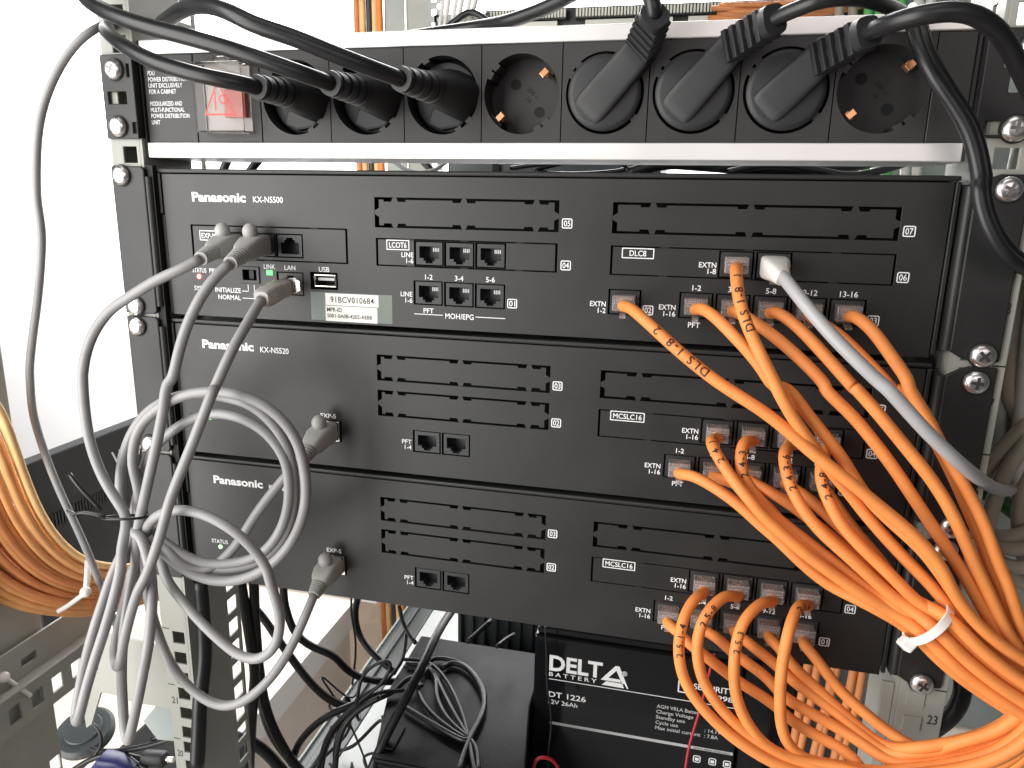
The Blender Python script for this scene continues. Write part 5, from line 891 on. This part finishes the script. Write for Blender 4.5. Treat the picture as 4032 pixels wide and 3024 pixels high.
# ------------------------------------------------------------------ orange bundle at far left
for i, (key, pth) in enumerate(LEFTB.items()):
    nth = ('first', 'second', 'third', 'fourth', 'fifth', 'sixth', 'seventh', 'eighth', 'ninth', 'tenth', 'eleventh', 'twelfth', 'thirteenth', 'fourteenth', 'fifteenth', 'sixteenth', 'seventeenth', 'eighteenth', 'nineteenth', 'twentieth')[i]
    mt_ = 'orange_jacket_backlit' if i in (0, 1, 2, 4, 5, 8) else ('orange_jacket_dark' if i in (9, 11, 12, 15, 17) else 'orange_jacket_wall_lit')  # tints put backlight and shade into the colour of alike orange cables
    tag(MB().tube(smooth_path(pth, 8), 2.45, 10).build('bundled_cable', mt_, smooth=True), 'orange cable of the far left bundle, %s from its upper inner edge' % nth, 'cable', 'orange cables bundled at far left')
e = empty('cable_tie', (-338, -10, -135), 'white nylon tie on the orange bundle at far left', 'cable tie', 'white nylon cable ties')
MB().tube(smooth_path(LTIE[0], 4), 2.0, 8).build('strap', 'nylon', e, smooth=True)
MB().tube(smooth_path(LTIE[1], 4), 1.7, 8).build('tail', 'nylon', e, smooth=True)
MB().sphere(LTIE[2], 3.6).build('head', 'nylon', e, smooth=True)
e = empty('cable_tie', LTIE[3][0], 'short white nylon tie end on the left steel beam', 'cable tie', 'white nylon cable ties')
MB().tube(smooth_path(LTIE[3], 4), 1.5, 8).build('tail', 'nylon', e, smooth=True); MB().sphere(LTIE[3][0], 3.6).build('head', 'nylon', e, smooth=True)

# ------------------------------------------------------------------ battery, black box and wires below
bat = empty('battery', (74, 230, -420), 'glossy black sealed battery with white lettering, under the lowest unit', 'battery')
BY = 172
MB().box(-12.6, 162.5, BY, BY+125, -420, -252).build('case', 'battery_black', bat, bevel=2.0, seg=3)
MB().box(-10.6, 160.5, BY+2, BY+123, -251.9, -244).build('lid', 'battery_black', bat, bevel=2.0)
for x in (8, 130): MB().box(x, x+12, BY+8, BY+20, -243.9, -236).build('terminal', 'nickel', bat, bevel=0.6)
y = BY-.2
text('DELT', 1.2, -284.6, 14.2, bat, y=y, mt='print_white', w=46.5, bold=0.03, name='logo')
# slanted A with split foot
MB().add([(46.4+dx, y, -270.9+(z+273.4)*0.9) for dx, z in ((0,-290.6),(12.3,-273.4),(15.6,-273.4),(24.2,-296.2),(20.6,-296.2),(13.2,-278.4),(6.6,-287.4),(16.6,-287.4),(17.6,-290.6))], [(0,1,5,6),(1,2,3,4,5),(0,6,7,8)]).build('logo', 'print_white', bat, fix=False)
MB().add([(x, y, -270.9+(z+273.4)*0.9) for x, z in ((47.5,-296),(51.5,-291.4),(67.0,-291.6),(69.2,-296.2))], [(0,1,2,3)]).build('logo', 'print_white', bat, fix=False)
text('BATTERY', 1.2, -290.6, 3.8, bat, y=y, w=42, spacing=1.5); text('®', 64.2, -279.4, 4.2, bat, y=y)
line(1.2, 158.8, -294.0, -293.3, bat, y=y); line(3.4, 161.2, -339.4, -336.6, bat, y=y, mt='print_grey')
text('DT 1226', 1.4, -311.5, 5.2, bat, y=y, w=33.2, bold=0.015); text('12V 26Ah', 1.4, -318.4, 4.0, bat, y=y, w=26)
for k, s_ in enumerate(('AGM VRLA Battery', 'Charge Voltage', 'Standby use', 'Cycle use', 'Max initial current')): text(s_, 95.4, -305.0-5.3*k, 3.3, bat, y=y, mt='print_grey', w=(37, 31, 24.5, 19, 38)[k])
text(': 14.1V', 136.5, -321.0, 3.3, bat, y=y, mt='print_grey'); text(': 7.8A', 136.5, -326.4, 3.3, bat, y=y, mt='print_grey')
frame_print(111.6, 122.2, -286.6, -275, 1.2, bat, y=y, rad=1.0); text('SECURITY', 124.4, -281.2, 5.2, bat, y=y, w=33, bold=0.015); text('1998', 141, -288.6, 4.6, bat, y=y, w=16)
text('www.delta-batt.com', 128.6, -338.9, 2.0, bat, y=y-.1, mt='print_black', w=30)
for x in (129, 142, 154):
    frame_print(x, x+6.4, -352.5, -345.4, .9, bat, y=y, rad=1.6)
    line(x+1.6, x+4.8, -350.6, -347.6, bat, y=y)
b2 = empty('battery', (186, 230, -420), 'dark block added as a second battery at right of the lettered one, mostly behind orange cables', 'battery')
MB().box(164.5, 214, BY+6, BY+120, -420, -252).build('case', 'battery_black', b2, bevel=2.0)  # dark block added where the white wall showed beside the battery
MB().box(166, 212, BY+8, BY+118, -251.9, -245).build('lid', 'battery_black', b2, bevel=1.5)
bx = empty('black_box', (-85, 160, -420), 'dusty black plastic box with loose black wires on top, left of the battery', 'box')
MB().add([(x,y,z) for z in (-420,-326) for x,y in ((-121,74),(1,74),(-15,168),(-15,245),(-144,245),(-143,160))],[(5,4,3,2,1,0),(6,7,8,9,10,11)]+[(i,(i+1)%6,(i+1)%6+6,i+6) for i in range(6)]).build('lower_case', 'box_black', bx, bevel=3, seg=3)
MB().add([(x,y,z) for z in (-325.8,-320.5) for x,y in ((-122.5,72),(2,72),(-14,168),(-14,246.5),(-145.5,246.5),(-144.5,159))],[(5,4,3,2,1,0),(6,7,8,9,10,11)]+[(i,(i+1)%6,(i+1)%6+6,i+6) for i in range(6)]).build('lid', 'box_black', bx, bevel=1.8, seg=2)
MB().box(-125, -110, 84, 112, -320.4, -318.6).build('lid_boss', 'box_black', bx, bevel=.6)
bb = empty('dark_cabinet', (-60, 300, -420), 'black ribbed device standing behind the black box', 'device')
MB().box(-120, -24, 290, 420, -420, -300).build('case', 'dark_device', bb, bevel=2)
for k in range(7): MB().box(-118+13*k, -114+13*k, 286, 289.9, -410, -306).build('rib', 'dark_device', bb, bevel=.8)
BN = {'K1': 3.4, 'K2': 3.6, 'K3': 3.2, 'K4': 4.2, 'K5': 3.2, 'K6': 4.0, 'K7': 1.5, 'K8': 2.6, 'K9': 2.2, 'K10': 2.0, 'K11': 2.0, 'K12': 1.0, 'K13': 2.6, 'K14': 2.4, 'K15': 1.8, 'K16': 2.0, 'K17': 2.2, 'K18': 1.8, 'K20': 1.7, 'K21': 2.0, 'K22': 1.5, 'V1': 5.2, 'V2': 4.3, 'V3': 4.0, 'V4': 5.0}
BL_ = {'K1': 'black cable wavering toward the black box over the desk', 'K2': 'black cable dropping diagonally across the desk edge', 'K3': 'black cable hanging in an S in front of the rear post', 'K4': 'thick black cable at bottom between post and desk', 'K5': 'black cable arching over the grey shelf rail', 'K6': 'stiff straight black cable running diagonally over the black box', 'K7': 'thin black wire making a narrow loop over the shelf rail', 'K8': 'outermost black wire looped on the black box', 'K9': 'black wire of the loop lying on the black box', 'K10': 'black wire at left of the loop on the black box', 'K11': 'innermost black wire of the loop on the black box', 'K12': 'hair-thin black wire hanging with a small connector', 'K13': 'black cable rising along the shelf rail at bottom', 'K14': 'short black wire rising behind the black box', 'K15': 'second short wire behind the black box nearer the battery', 'K16': 'pair-like dark wire behind the upper left corner of the black box', 'K17': 'black cable swinging from the box corner down along the rail', 'K18': 'thinner black cable beside it curving down the rail', 'K20': 'black wire from the upper left corner across the box lid', 'K21': 'black wire sweeping over the box lid to the bottom edge', 'K22': 'thin black wire bending down from behind the box corner', 'V1': 'thick black cable running down inside the left front post', 'V2': 'black cable hanging straight beside the perforated post edge', 'V3': 'black cable hanging beside the post and bending right at bottom', 'V4': 'thick black cable leaving the post at the bottom'}
for key, pth in BLACKC.items():
    tag(MB().tube(smooth_path(pth, 5), BN[key], 10).build('black_cable', 'cord_black', smooth=True), BL_[key], 'cable', 'black cables under the units')
tag(MB().tube(smooth_path(MISC['WR'], 5), 1.1, 8).build('red_wire', 'red_wire', smooth=True), 'red wire running down in front of the battery', 'wire')
tag(MB().tube(smooth_path(MISC['WR2'], 5), 1.5, 8).build('red_wire', 'red_wire', smooth=True), 'red wire arch at the bottom edge below the battery', 'wire')
tag(MB().tube(smooth_path(MISC['WB'], 5), .75, 8).build('black_wire', 'cord_black', smooth=True), 'thin black wire hanging in front of the battery lettering', 'wire')
rw = random.Random(21)
TANG = ('twisting up behind the box', 'crossing the shelf rail', 'hooked over the rail edge', 'looping beside the terminal', 'dangling by the rear post', 'curling under the rail', 'sagging at the box corner', 'running low', 'leaning on it', 'doubling back over the rail')
for k in range(10):
    x = -215+rw.uniform(0, 70); yy = 90+rw.uniform(0, 120); z = -412; pth = []
    for j in range(6):
        pth.append((x, yy, z)); x += rw.uniform(-28, 36); yy += rw.uniform(-22, 30); z += rw.uniform(-6, 46) if j < 3 else rw.uniform(-40, 16); z = max(z, -414)
    tag(MB().tube(smooth_path(pth, 5), rw.uniform(.9, 2.0), 8).build('black_wire', 'cord_black', smooth=True), 'thin black wire in the tangle left of the black box, %s' % TANG[k], 'wire', 'thin wires tangled left of the black box')
# terminal block beside the box
tb = empty('terminal_block', (-126, 60, -418), 'small brass screw terminal with black leads beside the black box', 'terminal')
MB().box(-152, -118, 40, 80, -420, -404).build('base', 'pale_paint', tb, bevel=1)
MB().lathe((-128, 40, -398), (0,-1,0.2), [(0, 5), (2, 5), (3.5, 4), (4.2, 2)], n=20).build('screw_head', 'gold', tb, smooth='auto')
MB().box(-136, -120, 42, 52, -404, -380).build('clamp', 'cream_plug', tb, bevel=.8)
for k in range(3): MB().tube(smooth_path([(-134+5*k, 46, -382), (-136+6*k, 44, -366), (-140+5*k, 60, -352), (-150, 90, -345)], 4), 1.0, 8).build('lead', 'cord_black', tb, smooth=True)

# ------------------------------------------------------------------ desk at lower left and what lies on it
dk = empty('desk', (-600, 320, -900), 'cream desk with white-lit edge behind the rack at lower left', 'desk')
MB().box(-1100, -369, 60, 548, -484, -480).build('desk_top', 'desk_cream', dk)
MB().box(-368.8, -362, 60, 548, -520, -479).build('edge_band', 'desk_edge', dk, bevel=1)  # light falling on the edge face is put into its white colour
MB().box(-1100, -374, 90, 545, -900, -484.2).build('cabinet', 'desk_cream', dk)
MB().box(-1200, -330, 552, 640, -486, -466).build('rear_sill', 'desk_edge', dk, bevel=2)
tn = empty('beige_cabinet', (-280, 700, -900), 'beige cabinet side visible below the units between black cables', 'cabinet')
MB().box(-700, -150, 690, 900, -900, -500).build('carcass', 'desk_cream', tn, bevel=2)
ph_ = empty('glossy_tray', (-440, 110, -440), 'grey glossy oval device on the desk at bottom left', 'device')
MB().lathe(tuple(DESKP[0]), (0.1,-.3,1), [(0, 26), (6, 27), (9, 24), (10, 15)], n=30).build('shell', 'dark_device', ph_, smooth='auto')
MB().lathe(tuple(Vector(DESKP[0]) + Vector((1,-3,10.2))), (0.1,-.3,1), [(0, 17), (1, 16)], n=30).build('screen', 'dark_device', ph_, smooth='auto')
dv = tag(MB().prism([(-470, -488), (-330, -488), (-330, -470), (-345, -455), (-380, -448), (-455, -458), (-470, -470)], 120, 220).build('black_router', 'monitor_black', bevel=3), 'black plastic device lying on the desk behind the grey loops', 'device')
for key, lab, r in (('BC1', 'black cable sagging across the desk at bottom left', 2.6), ('BC2', 'thin black cable loop around the glossy oval device', 1.6), ('BC3', 'black cable ending in a cylindrical connector at bottom left', 2.6), ('BC4', 'black cable leaving the bottom edge below the connector', 2.2), ('BC5', 'grey-black cable passing behind the left post at bottom', 2.2)):
    tag(MB().tube(smooth_path(MISC[key], 5), r, 10).build('desk_cable', 'cord_black', smooth=True), lab, 'cable', 'black cables on the desk')
cn = empty('power_connector', DESKP[1], 'black barrel connector with metal tip at bottom left', 'connector')
c0, c1 = Vector(DESKP[1]), Vector(DESKP[2]); d_ = (c1-c0)
MB().loft([(c0, 4, 4, 2), (c0 + d_*.1, 7.2, 7.2, 2.4), (c0 + d_*.9, 7.2, 7.2, 2.4), (c1, 6, 6, 2)], n=18).build('barrel', 'plug_black', cn, smooth='auto')
MB().loft([(c1, 2.6, 2.6, 2), (c1 + d_*.35, 2.6, 2.6, 2)], n=14).build('tip', 'nickel', cn, smooth='auto')
bp = empty('blue_plug', DESKP[3], 'dark blue plastic plug at the bottom left edge', 'connector')
q = Vector(DESKP[3])
MB().loft([(q + Vector((-13,0,-10)), 8, 7, 4), (q + Vector((-4,0,1)), 10, 8, 4), (q + Vector((8,0,2)), 8, 6, 4), (q + Vector((20,2,-6)), 6, 5, 3)], n=16).build('shell', 'blue_plastic', bp, smooth='auto')
MB().sphere(q + Vector((3,-6,-2)), 4).build('thumbscrew', 'blue_plastic', bp, smooth=True)

# ------------------------------------------------------------------ black monitor at left
mo = empty('monitor', (-665, 380, -420), 'black monitor casing with pale lettering and a row of vents at left', 'monitor')
MB().box(-676, -655, 278, 620, -430, -200).build('casing', 'monitor_black', mo, bevel=2)
for k in range(26): MB().box(-654.9, -653.6, 294+4.9*k, 296.6+4.9*k, -292, -274).build('vent', 'hollow_black', mo)
text('ViewSonic', 0, 0, 19, mo, mt='print_grey', org=(-654.6, 417, -248), xdir=(0,1,0), zdir=(0,0,1), name='logo')

# ------------------------------------------------------------------ patch panel and cables at the back
pp = empty('patch_bay', (50, 600, 300), 'rear patch panel with cream punch-down combs above the power strip', 'patch panel')
MB().box(-180, 300, 602, 640, 318, 351).build('panel', 'port_black', pp)
MB().box(-250, -180.2, 604, 607, 320, 349).build('bracket', 'grey_green_paint', pp)
MB().box(300.2, 345, 604, 607, 320, 349).build('bracket', 'grey_green_paint', pp)
for x0, x1 in ((-172, -74), (-63, 128), (139, 236)):
    bk = MB().box(x0, x1, 590, 602, 335.5, 348).build('punch_block', 'port_black', pp, bevel=.6)
    n_ = int((x1-x0)/3.9)
    for k in range(n_): MB().box(x0+2+k*3.9, x0+4.4+k*3.9, 586, 590, 337, 346).build('comb_tooth', 'comb_cream', bk)
for x0, x1 in ((-150, -85), (-50, 56), (74, 116), (150, 215)):
    lb = MB().box(x0, x1, 592, 601.9, 322, 334).build('label_strip', 'comb_cream', pp, bevel=.4)
    for k in range(9): MB().box(x0+8+k*(x1-x0-16)/9, x0+11+k*(x1-x0-16)/9, 590.6, 592, 324, 327).build('wire_end', ('orange_jacket', 'blue_plastic', 'print_grey', 'orange_jacket_dark')[k % 4], lb)
rr_ = random.Random(9)
for k in range(7):
    z = 326+2.3*k; y0 = 572-4*(k % 3)
    tag(MB().tube(smooth_path([(98+10*k % 37, y0+14, z+4), (130, y0, z), (180, y0, z-1+rr_.uniform(-1,1)), (226, y0, z+2), (262, y0+10, z+9), (300, y0+30, z+26)], 8), 3.0, 10).build('bundled_cable', 'orange_jacket_dark', smooth=True), 'orange cable in the bundle along the rear patch panel, %s from below' % ('lowest', 'second', 'third', 'fourth', 'fifth', 'sixth', 'seventh')[k], 'cable', 'orange cables along the rear patch panel')
for k, (x, mt_, lb_) in enumerate(((-356, 'orange_jacket_dark', 'leftmost of the upright cables at the rear left post, deep orange'), (-347, 'orange_jacket_backlit', 'yellowish upright cable at the rear left post'), (-338, 'dark_device', 'dark upright cable at the rear left post'), (-330, 'orange_jacket_backlit', 'pale orange upright cable at the rear left post'), (-323, 'orange_jacket', 'orange upright cable touching the rear left post'))):
    tag(MB().tube(smooth_path([(x, 596, 420), (x+1, 596, 330), (x-2, 596, 200), (x+2, 596, 60), (x+6, 596, -200), (x+16, 596, -500), (x+20, 596, -680)], 20), 4.2, 10).build('upright_cable', mt_, smooth=True), lb_, 'cable', 'upright cables at the rear left post')
for k, (x, mt_) in enumerate(((238, 'beige_jacket'), (252, 'beige_jacket'), (268, 'green_jacket'), (279, 'green_jacket'), (291, 'cream_plug'), (301, 'green_jacket'), (318, 'cream_plug'), (330, 'cream_plug'))):
    tag(MB().tube(smooth_path([(x-6, 560, 420), (x, 560, 330), (x+2, 558, 240), (x+4+k, 556, 120), (x+8, 560, 0)], 14), 5.0, 10).build('upright_cable', mt_, smooth=True), ('%s upright cable behind the right end of the power strip, %s from left' % ('green' if mt_[0] == 'g' else ('beige' if mt_[0] == 'b' else 'cream'), ('first', 'second', 'third', 'fourth', 'fifth', 'sixth', 'seventh', 'eighth')[k])), 'cable', 'upright cables behind the right end')
for k in range(6):
    x = 204-3.0*(k % 2)+9.5*k*.8
    tag(MB().tube(smooth_path([(x-5, 128, -150), (x, 130, -190), (x+rr_.uniform(-3,3), 132, -240), (x-4, 134, -300), (x-8, 136, -380), (x-10, 136, -430)], 10), 3.1, 10).build('upright_cable', 'orange_jacket_dark', smooth=True), 'orange upright cable under the right end of the lowest unit, %s from left' % ('first', 'second', 'third', 'fourth', 'fifth', 'sixth')[k], 'cable', 'upright orange cables under the lowest unit')
# device and wires seen through the gap between strip and top unit
gd = empty('shelf_device', (-20, 430, 130), 'dark flat device seen through the gap above the top unit', 'device')
MB().box(-172, 60, 420, 600, 110, 172).build('case', 'dark_device', gd, bevel=2)
MB().box(-120, -112, 416, 419.9, 146, 154).build('button', 'hollow_black', gd)
tag(MB().tube(smooth_path([(-60, 250, 142), (-20, 246, 147), (30, 246, 149), (40, 250, 143), (0, 252, 138), (-40, 252, 140), (-20, 256, 146), (20, 260, 154), (60, 270, 162)], 5), 2.0, 8).build('black_cable', 'cord_black', smooth=True), 'black wire loop showing in the gap under the power strip', 'cable')
tag(MB().tube(smooth_path([(40, 250, 138), (70, 250, 147), (100, 250, 146), (150, 252, 143), (190, 252, 144), (220, 256, 148), (250, 270, 158)], 5), 5.5, 10).build('black_cable', 'cord_black', smooth=True), 'thick black cable lying in the gap under the power strip at right', 'cable')
tag(MB().tube(smooth_path([(120, 240, 140), (150, 238, 146), (180, 236, 143), (210, 236, 138), (235, 240, 143), (260, 250, 152)], 5), 3.0, 10).build('black_cable', 'cord_black', smooth=True), 'black cable nearest the right end of the gap under the power strip', 'cable')
tag(MB().tube(smooth_path([(-175, 260, 150), (-160, 258, 141), (-145, 257, 138), (-130, 258, 141), (-118, 262, 150)], 4), 1.6, 8).build('grey_cable', 'grey_jacket', smooth=True), 'sagging grey wire in the gap under the power strip at left', 'cable')
for x0, x1, lab in ((-233, -228, 'first short black wire in the gap above the top unit at left'), (-212, -202, 'second short slanting black wire in the gap above the top unit')):
    tag(MB().tube(smooth_path([(x0-2, 90, 120), (x0, 92, 132), (x1, 94, 142), (x1+3, 96, 160)], 4), 3.0, 8).build('black_cable', 'cord_black', smooth=True), lab, 'cable')

# ------------------------------------------------------------------ right edge
sp = empty('side_cabinet', (420, 220, -500), 'grey green steel side panel beyond the right post', 'cabinet')
MB().box(262, 700, 150, 154, -262, 200).build('side_panel', 'grey_green_paint', sp, bevel=1)
MB().box(262, 700, 146, 160, -290, -262.4).build('lower_rail', 'desk_cream', sp, bevel=2)
MB().box(262, 700, 190, 194, -700, -290.4).build('lower_panel', 'dark_device', sp)
MB().box(300, 700, 120, 124, 205, 420).build('upper_panel', 'grey_green_paint', sp)
RLAB = {'R1': 'brownish cable curving along the right edge', 'R2': 'beige cable rising to the right edge above its neighbours', 'R3': 'beige cable crossing downwards at the right edge', 'R4': 'dark beige cable hanging behind the right post', 'R5': 'beige cable bowing at the far right edge', 'R6': 'uppermost of the level beige cables at right', 'R7': 'middle one of the level beige cables at right', 'R8': 'lowest of the level beige cables at right', 'R9': 'beige cable slanting behind the orange bundle at right', 'RG': 'dark green cable behind the beige ones at right', 'RB': 'black cable bending behind the right post near the number 23'}
for key, pth in RIGHTC.items():
    mt_ = {'RG': 'dark_green_jacket', 'RB': 'cord_black'}.get(key, 'beige_jacket')
    tag(MB().tube(smooth_path(pth, 5), {'RB': 5.0, 'RG': 5.5}.get(key, 4.2), 10).build('side_cable', mt_, smooth=True), RLAB[key], 'cable', 'cables behind the right post')

for k, (x, y, mt_) in enumerate(((254, 46, 'pale_paint'), (263, 52, 'pale_paint'), (272, 44, 'cream_plug'), (282, 54, 'pale_paint'))):
    tag(MB().tube(smooth_path([(x+4, y, 420), (x, y, 300), (x+2, y, 190), (x-1, y, 120), (x+6, y+10, 30), (x+16, y+20, -40)], 12), 4.4, 10).build('side_cable', mt_, smooth=True), 'pale upright cable behind the right ear of the power strip, %s from left' % ('first', 'second', 'third', 'fourth')[k], 'cable', 'pale cables behind the right post')

for k in range(6):
    x = -236+7.5*k
    tag(MB().tube(smooth_path([(x-6, 588-3*(k % 2), 260), (x-2, 586-3*(k % 2), 320), (x+4+1.5*k, 586-3*(k % 2), 360), (x+10+2*k, 588, 430)], 8), 2.8, 10).build('side_cable', 'cream_plug', smooth=True), 'pale cable fanning up beside the rear perforated post, %s from left' % ('first', 'second', 'third', 'fourth', 'fifth', 'sixth')[k], 'cable', 'pale cables beside the rear left post')
tag(MB().tube(smooth_path([(-232, 570, 318), (-214, 568, 330), (-196, 568, 341), (-186, 569, 342), (-172, 570, 334), (-160, 574, 326)], 5), 4.0, 10).build('black_cable', 'cord_black', smooth=True), 'short black cable arch at the rear left of the patch bay', 'cable')
